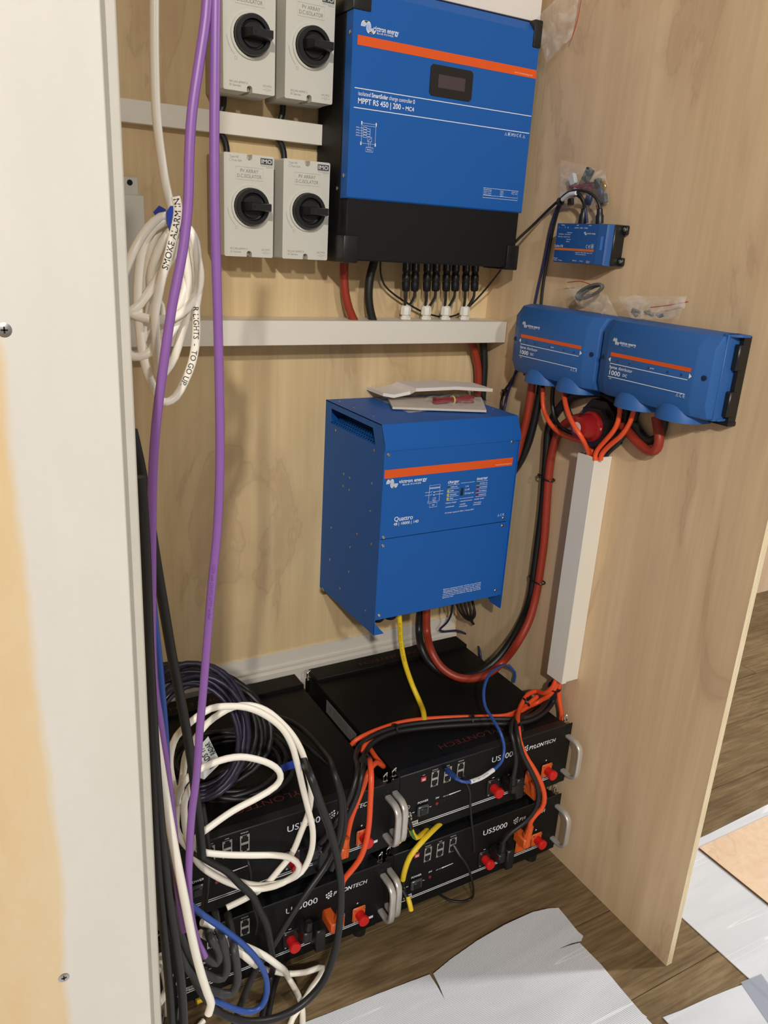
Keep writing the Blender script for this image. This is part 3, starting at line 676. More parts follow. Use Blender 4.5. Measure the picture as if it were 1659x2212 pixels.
for s, u, v, wd in (('Relays', .024, .0772, .010), ('USB', .069, .0772, .006), ('HDMI', .104, .0772, .007), ('HDMI  USB1  USB2', .064, .0722, .038), ('Bluetooth', .044, .0630, .014), ('VE.Bus  Access', .018, .0595, .036), ('VE.Can  Ethernet', .017, .0545, .036), ('Wi-Fi', .044, .0495, .012), ('Reset', .044, .0455, .010), ('Model', .011, .0118, .012), ('Tank  Temp', .012, .0082, .026), ('BMS-Can', .070, .0095, .011), ('VE.Can', .090, .0095, .010), ('Power in', .110, .0100, .010), ('8-70 V DC', .110, .0072, .009), ('Input 8 - 70 V DC max 3 A', .075, .0255, .048), ('www.victronenergy.com', .076, .0222, .030)):
    text(m, s, u, v, .0020, W, wd)
for i in range(4): text(m, '+-TH'[i], .016+i*.009, .0720, .0030, W)
m.print_('lettering', WHITEP, t)['kind'] = 'stuff'
m = MB(f); m.rect(.1405, .1478, .0330, .0590, .0462+.0009); m.print_('blue_port_label', mat('bright_blue_label', (70, 130, 220), .4), t)

# ------------------------------------------------------------------ busbar distributors on the right panel
def distributor(u0, label, right_end):
    """cover with sloped shoulders, stepped top and two cable hoods below"""
    t = thing('busbar_distributor', label, 'busbar', (0, -.22-u0-.117, 1.150), 'blue busbar distributors on the plywood panel')
    f = side_frame(-.22 - u0, 1.150)
    L, R = -.018, .2500
    def ring(u, w, ft, fb):
        # profile in (w, v) at station u: front face at w, chamfers above and below
        return [(u, .012, .004), (u, w-.022, .004), (u, w-.010, .008+fb), (u, w, .030+fb), (u, w, .127-ft), (u, w-.016, .148-ft), (u, w-.034, .152), (u, .012, .152)]
    st = [(L, .046, 0, 0), (L+.001, .060, 0, 0), (L+.005, .069, 0, 0), (.010, .0785, 0, 0), (.0125, .080, 0, 0), (.2175, .080, 0, 0), (.221, .0785, 0, 0), (R-.005, .069, 0, 0), (R-.001, .060, 0, 0), (R, .046, 0, 0)]
    rings = [[(u, v, w_) for u, w_, v in ring(*s)] for s in st]
    m = MB(f); m.loft(rings); m.build('cover', BLUE2, t, ) 
    for c in (.073, .176):
        m = MB(f); rr = []
        for h, sc in ((.046, .25), (.034, .62), (.020, .88), (.004, .98), (-.008, 1.0)):
            rr.append([(c + .046*sc*math.cos(a), h, .034 + .050*sc*math.sin(a)**.8*1.0 if sc > .3 else .060 + .02*math.sin(a)) for a in [math.pi*i/14 for i in range(15)]])
        for r_ in rr:
            r_.append((r_[-1][0], r_[-1][1], .015)); r_.append((r_[0][0], r_[0][1], .015))
        m.loft(rr); m.build('cable_hood', BLUE2, t, 50)
    for u, w_ in ((-.003, .0745), (.236, .0742)):
        m = MB(f); m.lathe((u, .0775, w_), (0,0,1), [(.0046,-.003),(.0046,.0006),(.0036,.0008)], 16); m.build('screw_hole', mat('navy_recess', (14, 36, 70), .6), t)
    m = MB(f); m.box(L+.004, R-.003, .006, .150, .001, .022)
    if right_end:
        m.box(R-.006, R+.010, .002, .150, .001, .020).box(R-.002, R+.0125, .092, .136, .012, .030, .002).box(R-.002, R+.0125, .012, .056, .012, .030, .002).box(R-.03, R+.012, -.004, .003, .001, .022)
    else: m.box(-.004, .012, -.005, .006, .02, .04)
    m.build('base', BLACKP, t)
    if right_end:
        m = MB(f); m.loft([[(u, .1485, w1), (u, .1525, w1), (u, .1525, .012), (u, .1485, .012)] for u, w1 in ((R-.012, .048), (R+.004, .046), (R+.016, .034))]).box(R-.004, R+.004, .004, .008, .012, .040).box(R-.008, R+.0015, .004, .1525, .012, .050, .001); m.build('end_hood', BLUE2, t)
    W = .0804
    m = MB(f); m.rect(.0225, .2128, .0838, .0908, W); m.print_('orange_stripe', ORANGE, t)
    m = MB(f)
    logo(m, .0235, .1055, .016, .0125, W, 0); text(m, 'victron energy', .0405, .1085, .0055, W, .041, .02); text(m, 'BLUE POWER', .046, .1055, .0018, W, .022)
    m.print_('maker_lettering', WHITEP, t); m = MB(f)
    m.add([(.0185,.0770,W),(.0238,.0725,W),(.0238,.0815,W)], [(0,1,2)]); m.add([(.2165,.0770,W),(.2105,.0815,W),(.2105,.0725,W)], [(0,1,2)])
    m.strip([(.0235,.0700),(.2085,.0700)], .0012, W).strip([(.0235,.0450),(.2078,.0450)], .0012, W)
    text(m, 'lynx', .0245, .0608, .0060, W, .020, .008); text(m, 'distributor', .0475, .0608, .0060, W, .035); text(m, '1000', .0255, .0490, .0085, W, .028, .012); text(m, 'DC', .0605, .0505, .0050, W, .0108, .012)
    text(m, 'M10', .0270, .0405, .0025, W, .006); tri(m, .1900, .0385, .0052, W); ce(m, .1985, .0385, .0056, W); text(m, 'power', .1225, .0755, .0030, W, .010)
    m.print_('lettering', WHITEP, t)
    m = MB(f)
    for u in (.0415, .072, .119, .163, .194): m.disc(u, .0760, .0024, W, 12)
    m.print_('indicator_windows', mat('dim_indicator', (30, 66, 112), .3), t)
    return t
distributor(0, 'blue busbar distributor at the back, next to the corner, under the hub', False)
distributor(.272, 'blue busbar distributor at the front, with an exposed black end', True)

# ------------------------------------------------------------------ battery switch
t = thing('battery_switch', 'red rotary battery switch on a black base under the distributors', 'switch', (0, -.44, 1.06))
f = side_frame(-.246, 1.164)
m = MB(f); m.prism([(.190,-.030),(.232,-.030),(.258,-.052),(.258,-.112),(.236,-.134),(.196,-.134),(.170,-.112),(.170,-.052)], .001, .034); m.prism([(.184,-.048),(.232,-.044),(.250,-.060),(.250,-.104),(.232,-.122),(.196,-.122),(.178,-.104)], .034, .050); m.build('base', BLACKP, t)
kc = (.2360, -.0655)
m = MB(f); m.lathe((.2160, -.082, .050), (0,0,1), [(.031,0),(.031,.006),(.027,.008),(.026,.009)], 28); m.build('dial_ring', REDSW, t)
m = MB(f); m.lathe((.2160, -.082, .057), (0,0,1), [(.0275,0),(.0265,.014),(.0225,.030),(.0130,.034),(.0005,.0345)], 10); kb = m.build('knob', REDSW, t)
m = MB(f); m.lathe((.2160, -.082, .0905), (0,0,1), [(.0115,0),(.0115,.0016),(.0005,.0018)], 20); m.build('knob_cap', LABELW, kb)
m = MB(f); text(m, 'OFF', .2400, -.083, .0048, .0563, .010, .02); m.print_('lettering', WHITEP, t)
# ------------------------------------------------------------------ battery modules
BX, BY, BZ, BP = -.4811, -.506, .039, .1955
def battery(L, B, y, label):
    f = wall_frame(L, B, y)
    t = thing('battery_module', label, 'battery', (L+.221, y+.22, B), 'black rack battery modules in two stacks')
    m = MB(f); m.box(.0, .442, .001, .1570, -.445, -.002, .0015).box(0, .442, .1560, .1600, -.395, -.012, .001).box(0, .442, .150, .1690, -.448, -.395, .0012); m.build('case', BLACKB, t)
    m = MB(f); m.box(-.0205, .4625, .0, .1595, -.0018, .0, .0004); m.box(.0005, .4415, .0, .1595, 0, .0012, .0003); m.build('front_panel', BLACKB, t)
    m = MB(f); m.box(-.001, .443, .1590, .1625, -.018, .002, .0006); m.build('top_lip', BLACKP, t)
    for u in (.02, .42):
        for w_ in (-.03, -.365):
            m = MB(f); m.cyl((u, 0, w_), (u, -.0335 if B > .1 else -.0385, w_), .017, .015, 14); m.build('foot', BLACKP, t)
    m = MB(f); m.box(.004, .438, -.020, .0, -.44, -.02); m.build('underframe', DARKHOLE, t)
    for u in (-.0105, .4525):
        m = MB(f); v0, v1 = .033, .127
        path = spline([(u, v1, 0), (u, v1, .012), (u, v1-.001, .030), (u, v1-.010, .042), (u, v1-.026, .045), (u, (v0+v1)/2, .045), (u, v0+.026, .045), (u, v0+.010, .042), (u, v0+.001, .030), (u, v0, .012), (u, v0, 0)], .006)
        # flat rounded bar: an ellipse 13 mm wide, 8 mm deep
        rings = []
        for i, p in enumerate(path):
            q0 = path[max(i-1, 0)]; q1 = path[min(i+1, len(path)-1)]; tg = (q1-q0).normalized(); n = Vector((1,0,0)).cross(tg).normalized()
            rings.append([p + Vector((1,0,0))*(.0068*math.copysign(abs(math.cos(a))**.6, math.cos(a))) + n*(.0045*math.copysign(abs(math.sin(a))**.6, math.sin(a))) for a in [2*math.pi*k/14 for k in range(14)]])
        m.loft(rings); m.build('handle', ALU, t)
        
        for hv in (.141, .017):
            m = MB(f); m.disc(u-.001, hv, .0042, .0003, 14); m.print_('rack_hole', DARKHOLE, t)
    # spring latches at the upper corners
    for u, w_ in ((-.008, -.012), (.450, -.012), (-.008, -.43)):
        m = MB(f); m.box(u-.006, u+.006, .112, .155, w_-.004, w_-.002); m.tube([(u-.004,.150,w_),(u-.004,.170,w_),(u+.004,.176,w_),(u+.004,.150,w_)], .0013, 8); m.tube([(u-.005,.158,w_+.002),(u+.005,.158,w_+.002)], .0022, 8).box(u-.003, u+.003, .118, .150, w_-.001, w_+.0015); m.build('latch', CHROME, t)
    W = .0016
    # printed front
    m = MB(f)
    text(m, 'US5000', .2340, .1225, .0140, W, .068, .003)
    for i, (a, b) in enumerate(((0,0),(.0048,.0022),(.0096,.0044),(-.0008,.0062),(.0040,.0084),(.0088,.0106),(.0040,-.004),(.0090,-.0012))): m.disc(.3225+a, .1265+b, .0021, W, 10)
    text(m, 'PYLON', .3370, .1240, .0095, W, .041, .02, 'L', .22); text(m, 'TECH', .3795, .1240, .0095, W, .033, 0, 'L', .22)
    m.strip([(.040,.0285),(.433,.0285)], .0016, W).strip([(.018,.0242),(.433,.0242)], .0018, W); m.rect(.412, .434, .0236, .0298, W)
    m.print_('maker_lettering', WHITEP, t); m = MB(f)
    text(m, '+', .3945, .0760, .006, W, None, .02, 'C'); text(m, '-', .2435, .0790, .006, W, .006, .03, 'C'); text(m, '+', .3490, .0730, .004, W, None, .02, 'C')
    text(m, 'POWER', .0610, .0785, .0050, W, .026, .01, 'C'); text(m, 'SW', .0970, .0760, .0042, W, .009, .015, 'C'); text(m, 'RUN', .1120, .0745, .0026, W, .006); text(m, 'ALM', .1200, .0745, .0026, W, .006)
    m.add([(.127,.0742,W),(.157,.0760,W),(.157,.0775,W),(.127,.0772,W)], [(0,1,2,3)])
    text(m, 'ADD', .057, .1470, .0022, W, .006, 0, 'C'); text(m, 'CONSOLE', .0845, .1515, .0022, W, .014, 0, 'C'); text(m, 'LINK', .1170, .1515, .0022, W, .008, 0, 'C'); text(m, 'RS232', .1500, .1530, .0022, W, .014, 0, 'C')
    m.strip([(.0360,.061),(.0415,.061)], .0014, W).strip([(.0785,.061),(.0835,.061)], .0010, W)
    m.strip([(.024+.0048*math.cos(k*.5), .0790+.0048*math.sin(k*.5)) for k in range(13)], .0006, W, True).strip([(.024,.0765),(.024,.0815)], .0007, W).strip([(.022,.0775),(.026,.0775)], .0006, W)
    m.print_('lettering', WHITEP, t)
    m = MB(f); m.rect(.032, .052, .029, .038, W+.0002); s = m.print_('barcode_sticker', mat('sticker_white', (216,214,206), .5), t)
    m = MB(f)
    for i in range(9): m.rect(.034+i*.0018, .0348+i*.0018+(.0004 if i % 3 else 0), .0305, .0365, W+.0004)
    m.print_('barcode', INK, s)
    # dark red maker's lettering upside down on the top, near the front and on the back ledge
    ft = Frame(f((0, .1603, -.05)), f.u, f.w*-1, f.v)
    m = MB(ft); text(m, 'PYLONTECH', .2960, .0075, .0150, .0003, .168, .0, 'L', 0, math.pi); m.print_('top_lettering', REDP, t)
    fb = Frame(f((0, .1692, -.42)), f.u, f.w*-1, f.v)
    m = MB(fb); text(m, 'PYLONTECH', .2960, .004, .0130, .0003, .168, .0, 'L', 0, math.pi); m.print_('top_lettering', REDP, t)
    # address switch, ports
    m = MB(f); m.box(.0505, .0630, .1335, .1440, .0012, .0030, .0004); d = m.build('address_switch', mat('red_dip_switch', (196, 40, 44), .4), t)
    m = MB(f)
    for i in range(4): m.rect(.0530+i*.0022, .0542+i*.0022, .1370, .1405, .0032)
    m.rect(.053, .061, .1355, .1362, .0032); m.print_('switch_levers', WHITEP, d)
    for c in (.0850, .1170, .1500):
        m = MB(f); m.frame(c-.0080, c+.0080, .1125, .1490, .0022, .0026).rect(c-.008, c+.008, .1280, .1335, .0026).rect(c-.008, c-.0045, .1135, .1170, .0026).rect(c+.0045, c+.008, .1135, .1170, .0026).rect(c-.008, c-.0045, .1440, .1480, .0026).rect(c+.0045, c+.008, .1440, .1480, .0026)
        p = m.print_('network_port', PORT, t)
        m = MB(f); m.rect(c-.0065, c+.0065, .1140, .1278, .0020).rect(c-.0065, c+.0065, .1336, .1475, .0020); m.print_('port_opening', DARKHOLE, p)
    # negative terminals
    for c in (.2450, .2960):
        m = MB(f); m.box(c-.0170, c+.0170, .036, .078, .0010, .0045, .002)
        if c > .29: m.box(c-.010, c+.012, .028, .082, .004, .034, .003)
        tm = m.build('negative_terminal', BLACKP, t)
        for du, dv in ((-.013,.040),(.013,.040),(-.013,.074),(.013,.074)):
            m = MB(f); m.lathe((c+du*(.92 if c < .29 else -.9)*(1), dv, .0045), (0,0,1), [(.0022,0),(.0022,.0010),(.0008,.0016)], 10); m.build('terminal_screw', STEEL, tm)
    # positive terminals
    for c in (.3500, .3980):
        m = MB(f); m.box(c-.0150, c+.0150, .034, .070, .0010, .0060, .0025)
        tm = m.build('positive_terminal', ORPLATE, t)
        for du, dv in ((-.0115,.038),(.0115,.038),(-.0115,.066),(.0115,.066)):
            m = MB(f); m.lathe((c+du, dv, .0060), (0,0,1), [(.0022,0),(.0022,.0010),(.0008,.0016)], 10); m.build('terminal_screw', STEEL, tm)
    for c in (.2450, .3980):
        m = MB(f); m.lathe((c, .0530 if c > .3 else .0560, .004), (0,0,1), [(.0100,0),(.0098,.0165),(.0118,.018),(.0118,.0235),(.0108,.025),(.0005,.025)], 24); m.build('terminal_cap', REDCAP, t)
    # power button under its clear cover, indicator button, earth stud
    m = MB(f); m.box(.0465, .0745, .0490, .0735, .0012, .0075, .002); m.build('switch_cover', CLEARSW, t)
    m = MB(f); m.box(.0520, .0690, .0530, .0690, .0070, .0100, .001); m.build('power_switch', BLACKP, t)
    m = MB(f); m.lathe((.0965, .0640, .001), (0,0,1), [(.0036,0),(.0036,.0020),(.0005,.0024)], 14); m.build('reset_button', mat('dull_red_button', (130, 34, 34), .4), t)
    m = MB(f)
    for i in range(8): m.disc(.110+i*.0065, .0660+i*.0006, .0010, W, 8)
    m.print_('indicator_lights', mat('dim_led', (60,60,58), .3), t)
    m = MB(f); m.lathe((.0245, .0590, .001), (0,0,1), [(.0090,0),(.0090,.002),(.0070,.002),(.0070,.007),(.0040,.007),(.0040,.014),(.0020,.015)], 12); m.build('earth_stud', STEEL, t)
    return t
L2 = BX - .482
r1 = battery(BX, BZ+BP, BY, 'upper black battery module of the right stack, blue network plug in its front')
st = MB(); q = [(BX-.0003, -.165, .3785), (BX-.0003, -.165, .345), (BX-.0003, -.318, .345), (BX-.0003, -.318, .3785)]
st.add([Vector(p)+Vector((dx,0,0)) for dx in (0, -.0004) for p in q], [(0,1,2,3),(4,5,6,7),(0,1,5,4),(1,2,6,5),(2,3,7,6),(3,0,4,7)]); sk = st.build('warning_sticker', STICK, r1)
st = MB(Frame((BX-.0008, -.165, .345), (0,-1,0), (0,0,1), (-1,0,0)))
st.strip([(.012,.005),(.028,.028)], .0008, 0).strip([(.012,.028),(.028,.005)], .0008, 0).frame(.125, .148, .006, .026, .001, 0)
for i in range(8): text(st, 'Danger do not disassemble keep away from fire', .038, .028-i*.0032, .0020, 0, .074)
st.print_('sticker_print', INK, sk)
def another(src, L, B, y, label):
    c = copy_tree(src); c.location = (L+.221, y+.22, B); c['label'] = label; return c
for ch in [x for x in r1.children if x.name.startswith('foot')]: pass
lower = battery(BX, BZ, BY, 'lower black battery module of the right stack, orange plug in its positive terminal')
upl = another(r1, L2, BZ+BP, -.512, 'upper black battery module of the left stack, white cable loops hanging in front')
for ch in list(upl.children):
    if ch.name.startswith('warning_sticker'):
        for g in list(ch.children): bpy.data.objects.remove(g)
        bpy.data.objects.remove(ch)
another(lower, L2, BZ, -.514, 'lower black battery module of the left stack, grey cables crossing its front')

# ------------------------------------------------------------------ things lying on the inverter and hanging about
TZ = 1.0640
def film(name, label, quad, z, bump, m, cat='bag', group=None, n=14, seed=1, zip_=None, puff=None):
    """crumpled plastic film over a quad of points"""
    rnd = random.Random(seed); ph = [rnd.uniform(0, 6.28) for _ in range(6)]
    q = [Vector(p) for p in quad]; nrm = (q[1]-q[0]).cross(q[3]-q[0]).normalized()
    V = []; 
    for side in (1, -1):
        for i in range(n+1):
            for j in range(n+1):
                a, b = i/n, j/n; p = q[0].lerp(q[1], a).lerp(q[3].lerp(q[2], a), b)
                e = (math.sin(math.pi*a)*math.sin(math.pi*b))**.5
                h = bump*(.35*math.sin(9*a+ph[0])*math.sin(7*b+ph[1]) + .25*math.sin(17*a+5*b+ph[2]) + .2*math.sin(23*b-6*a+ph[3]))
                V.append(p + nrm*(h + side*(.0008 + (puff or bump*.5)*e)))
    N = (n+1)**2; fs = []
    for s in (0, N):
        for i in range(n):
            for j in range(n):
                k = s + i*(n+1)+j; fs.append((k, k+n+1, k+n+2, k+1) if s == 0 else (k, k+1, k+n+2, k+n+1))
    mb = MB(); mb.add(V, fs, True); return mb
# clear sleeve with a grey booklet in it, thick white manual above, bag of red leads between
mb = film('s', '', [at(798,855,'z',TZ+.001), at(884,893,'z',TZ+.001), at(1068,872,'z',TZ+.001), at(1000,850,'z',TZ+.001)], 0, .002, FILM, seed=3, puff=.0006)
for v in mb.V: v.z = max(v.z, TZ + .0012)
tag(mb.build('plastic_sleeve', FILM, smooth=60), 'clear plastic sleeve sticking out under the papers on the inverter', 'sleeve')
q = [at(838,859,'z',TZ+.008), at(848,879,'z',TZ+.008), at(1051,886,'z',TZ+.008), at(1040,858,'z',TZ+.008)]
mb = MB(); mb.add([p + Vector((0,0,d)) for d in (-.005, 0) for p in q], [(3,2,1,0),(4,5,6,7),(0,1,5,4),(1,2,6,5),(2,3,7,6),(3,0,4,7)], True)
tag(mb.build('booklet', PAPER2), 'thin grey printed booklet lying flat on top of the inverter', 'booklet')
# manual: front edge from (898, 836) to (1064, 847); its left part sags
fy = -.135
A = at(898, 846, 'y', fy); Bq = at(1064, 846.5, 'y', fy); Cq = at(825, 853, 'y', -.075)
mb = MB(); rings = []
for k, (x, z, y0) in enumerate(((Cq.x, Cq.z-.002, -.080), (Cq.x+.02, Cq.z-.004, -.095), (Cq.x+.05, (A.z+Cq.z)/2-.002, -.115), (A.x, A.z, fy), ((A.x+Bq.x)/2, A.z, fy), (Bq.x, Bq.z, fy))):
    rings.append([(x, y0, z), (x, y0+.085, z), (x, y0+.085, z+.0075), (x, y0, z+.0075)])
mb.loft(rings); tag(mb.build('manual', PAPER, smooth=30), 'thick white paper manual resting bent over a bag on the inverter', 'manual')
bq = [at(915,862,'z',TZ+.010), at(925,876,'z',TZ+.010), at(1042,876,'z',TZ+.010), at(1036,850,'z',TZ+.010)]
mb = film('b', '', bq, 0, .006, FILM, seed=5, puff=.010)
for v in mb.V: v.z = max(v.z, TZ + .009)
bag = tag(mb.build('parts_bag', FILM, smooth=60), 'clear bag of dark red leads tied with a yellow band, under the manual', 'bag')
a0 = at(938, 866, 'z', TZ+.016); a1 = at(1020, 862, 'z', TZ+.016); d = (a1-a0)
side = Vector((d.y, -d.x, 0)).normalized()
red = mat('dark_red_lead', (136, 44, 48), .45); mb = MB()
for i in range(9):
    o = side*((i % 3)-1)*.0052 + Vector((0,0,((i//3)-1)*.0045)); w_ = .002*((i*7) % 3 - 1)
    mb.tube(spline([a0+o, a0.lerp(a1,.35)+o*.8+Vector((0,0,w_)), a0.lerp(a1,.55)+o*.6, a0.lerp(a1,.85)+o*1.1, a1+o*1.2], .01), .0026, 8)
tag(mb.build('fuse_leads', red, smooth=60), 'bundle of dark red leads inside the bag on the inverter', 'leads', kind='stuff')
mb = MB(); p0 = a0.lerp(a1, .48); mb.tube([p0 + side*(.0095*math.cos(k*.42)) + Vector((0,0,.0085*math.sin(k*.42))) for k in range(15)], .0018, 8, True)
tag(mb.build('rubber_band', mat('pale_yellow_band', (206, 196, 110), .5)), 'pale yellow band round the dark red leads', 'band')
# white box standing on the charge controller
b0 = at(1168, 37, 'y', -.125)
mb = MB(); mb.box(-.40, b0.x, -.125, -.03, 1.8640, 2.02, .001)
wbx = tag(mb.build('cardboard_box', PAPER), 'white cardboard box on top of the charge controller, cut off by the photo', 'box')
mb = film('h', '', [Vector((-.035,-.118,1.868)), at(1180,136,'x',-.030), at(1236,80,'x',-.012), at(1262,-60,'x',-.012)], 0, .004, FILM, seed=8, puff=.003)
hb = tag(mb.build('plastic_bag', FILM, smooth=60), 'clear grip-seal bag hanging in the corner beside the charge controller', 'bag')
MB().tube(spline([at(1258,-20,'x',-.016), at(1255,0,'x',-.016), at(1246,50,'x',-.015), at(1234,85,'x',-.016)], .01), .0008, 6).build('red_seal', mat('red_seal_strip', (176, 40, 40), .4), hb)

# bag of small parts on the panel above the hub
X0 = -.012
mb = film('p', '', [at(1212,345,'x',X0), at(1205,452,'x',X0), at(1318,440,'x',X0), at(1310,370,'x',X0)], 0, .004, FILM, seed=11, puff=.016)
for v in mb.V: v.x = min(v.x, -.0012)
pb = tag(mb.build('parts_bag', FILM, smooth=60), 'clear bag of small connectors and red wire fixed to the panel above the hub', 'bag')
for px, py, rx, sz, mm_, nm, lb, ct in ((1238, 388, .5, (.010,.022,.016), LABELW, 'small_plug', 'small white plug inside the bag above the hub', 'plug'), (1270, 378, -.5, (.011,.026,.018), mat('teal_black_block', (44, 56, 60), .5), 'terminal_block', 'dark teal terminal block at the top of the parts bag above the hub', 'terminal block'),
                            (1292, 396, .3, (.010,.018,.015), BLACKP, 'terminal_block', 'black terminal block with brass contacts in the parts bag above the hub', 'terminal block'), (1302, 402, .6, (.006,.016,.016), mat('brass_pin', (190,150,70), .3, .8), 'brass_contact', 'brass contact strip at the right of the parts bag above the hub', 'contact'),
                            (1233, 436, .2, (.009,.014,.013), BLACKP, 'small_black_plug', 'small black plug at the lower left of the parts bag above the hub', 'plug'), (1304, 430, .4, (.010,.018,.016), mat('grey_block', (72, 70, 72), .5), 'grey_block', 'grey block at the lower right of the parts bag above the hub', 'block'), (1272, 430, -.3, (.010,.022,.014), mat('navy_block', (36, 58, 96), .5), 'blue_block', 'dark blue block low in the parts bag above the hub', 'block'), (1298, 414, .3, (.009,.018,.012), mat('slate_blue_block', (60, 74, 104), .5), 'slate_block', 'slate blue block at the right of the parts bag, under the brass contact', 'block')):
    q = at(px, py, 'x', X0); b = MB(Frame((q.x, q.y, q.z), (0,-math.cos(rx),math.sin(rx)), (0,math.sin(rx),math.cos(rx)), (-1,0,0)))
    b.box(-sz[2]/2, sz[2]/2, -sz[1]/2, sz[1]/2, -sz[0]/2, sz[0]/2, .0015); tag(b.build(nm, mm_), lb, ct)
mb = MB(); rr = random.Random(4)
for i in range(7):
    c = at(1258, 402, 'x', X0); o = Vector((rr.uniform(-.004,.004), 0, rr.uniform(-.006,.006)))
    mb.tube(spline([c+o+Vector((0,.036,.001)), c+o+Vector((-.002,.018,.006-.003*i)), c+o+Vector((.002,-.004,-.004+.002*i)), c+o+Vector((0,-.030,.008-.002*i))], .006), .0017, 6)
tag(mb.build('wire_bundle', mat('wine_red_wire', (120, 34, 62), .4)), 'wine red wires bunched in the parts bag above the hub', 'wires', kind='stuff')
# two bags on the distributors
def topbag(label, quad, seed, zp, fillm, coil):
    mb = film('z', '', quad, 0, .006, FILM, seed=seed, puff=.010)
    for v in mb.V: v.z = max(v.z, 1.3035); v.x = min(v.x, -.002)
    o = tag(mb.build('grip_seal_bag', FILM, smooth=60), label, 'bag', 'grip-seal bags on the distributors')
    MB().tube(spline(zp, .01), .0009, 6).build('red_seal', mat('red_seal_strip', (176, 40, 40), .4), o)
    if coil:
        c = at(1275, 632, 'x', -.03); m2 = MB()
        for i in range(4): m2.tube([c + Vector((-.004+.003*i, .034*math.cos(k*.314)*(1-.05*i), .011*math.sin(k*.314)*(1-.1*i) - .012*math.cos(k*.314) + .002)) for k in range(20)], .0030, 8, True)
        m2.build('coiled_lead', mat('grey_lead', (96, 96, 94), .45), o)
    else:
        m2 = MB(); rr = random.Random(2)
        for i in range(10):
            c = at(1385+rr.uniform(-22,40), 678+rr.uniform(-4,6), 'x', -.03); m2.cyl(c, c+Vector((rr.uniform(-.004,.004), rr.uniform(-.02,.02), rr.uniform(0,.006))), .0032, n=8)
        m2.build('loose_bolts', mat('dull_zinc', (150,150,148), .4, .6), o)
topbag('crumpled clear bag with a coiled grey lead on the distributors, nearer the corner', [at(1224,615,'x',-.02), at(1248,660,'x',-.045), at(1338,688,'x',-.045), at(1310,635,'x',-.02)], 21, [at(1226,610,'x',-.02), at(1255,608,'x',-.022), at(1285,618,'x',-.022)], None, True)
topbag('crumpled clear bag of bolts on the front distributor, red seal to the right', [at(1334,640,'x',-.02), at(1365,688,'x',-.05), at(1470,690,'x',-.04), at(1484,640,'x',-.015)], 33, [at(1405,664,'x',-.022), at(1440,660,'x',-.02), at(1486,652,'x',-.016)], None, False)
# ------------------------------------------------------------------ cables
def multi(name, label, cat, strands, r, m, ax='y', val=0.0, group=None, n=10, zmin=.006, step=.012):
    mb = MB(); paths = []
    for L in strands:
        rr = r
        p = spline(clampz(pts(L, ax, val), L, zmin), step); paths.append(p); mb.tube(p, rr, n)
    o = mb.build(name, m, None, 60); tag(o, label, cat, group); return o, paths
def clampz(P, L, zmin):
    out = []
    for p, l in zip(P, L):
        if p.z < zmin and not isinstance(l, Vector): p = at(l[0], l[1], 'z', zmin)
        out.append(p)
    return out
def Q(L, X, Y, s, extra=()): return [(X + p[0]/s, Y + p[1]/s) + tuple(p[2:]) for p in L]
def tie(label, c, d, r, wd=.0035, tail=None, m=None):
    """cable tie: a band round a bundle, with its head"""
    mb = MB(); d = Vector(d).normalized(); mb.lathe(c, d, [(r-.0008,-wd/2),(r+.0010,-wd/2),(r+.0010,wd/2),(r-.0008,wd/2)], 20)
    a = tail or d.orthogonal(); a = Vector(a).normalized(); h = Vector(c) + a*(r+.0015); mb.tube([h - a*.003, h + a*.004], .0030, 6)
    return tag(mb.build('cable_tie', m or BLACKP), label, 'cable tie', 'black cable ties')

# charge controller: thick red and black leads into the trunking
cable('power_cable', 'thick red cable dropping from the charge controller into the white trunking', [(744,560),(743,600),(746,635),(754,668),(767,697),(775,712)], .0092, REDC, 'y', -.055)
cable('power_cable', 'thick black cable dropping from the charge controller into the white trunking', [(809,562),(799,600),(796,640),(800,672),(807,697),(812,712)], .0092, BLACKR, 'y', -.055)
lb = Vector((-.045, -.05, .84))
cable('power_cable', 'thick red cable from under the trunking behind the inverter up to the left distributor', [(1016,730),(1024,755),(1032,790),(1033,830),(1030,880),(1034,960,'y',-.055),(1068,1030,'x',-.040),(1108,1000,'x',-.040),(1126,948,'x',-.040),(1139,895,'x',-.040),(1147,850,'x',-.042),(1150,818,'x',-.045)], .0092, REDC, 'y', -.030)
cable('power_cable', 'thick black cable from under the trunking behind the inverter up to the left distributor', [(1043,730),(1045,755),(1046,790),(1044,830),(1042,880),(1050,970,'y',-.050),(1085,1040,'x',-.018),(1118,1006,'x',-.018),(1140,960,'x',-.018),(1155,905,'x',-.018),(1165,855,'x',-.020),(1170,820,'x',-.024)], .0092, BLACKR, 'y', -.030)
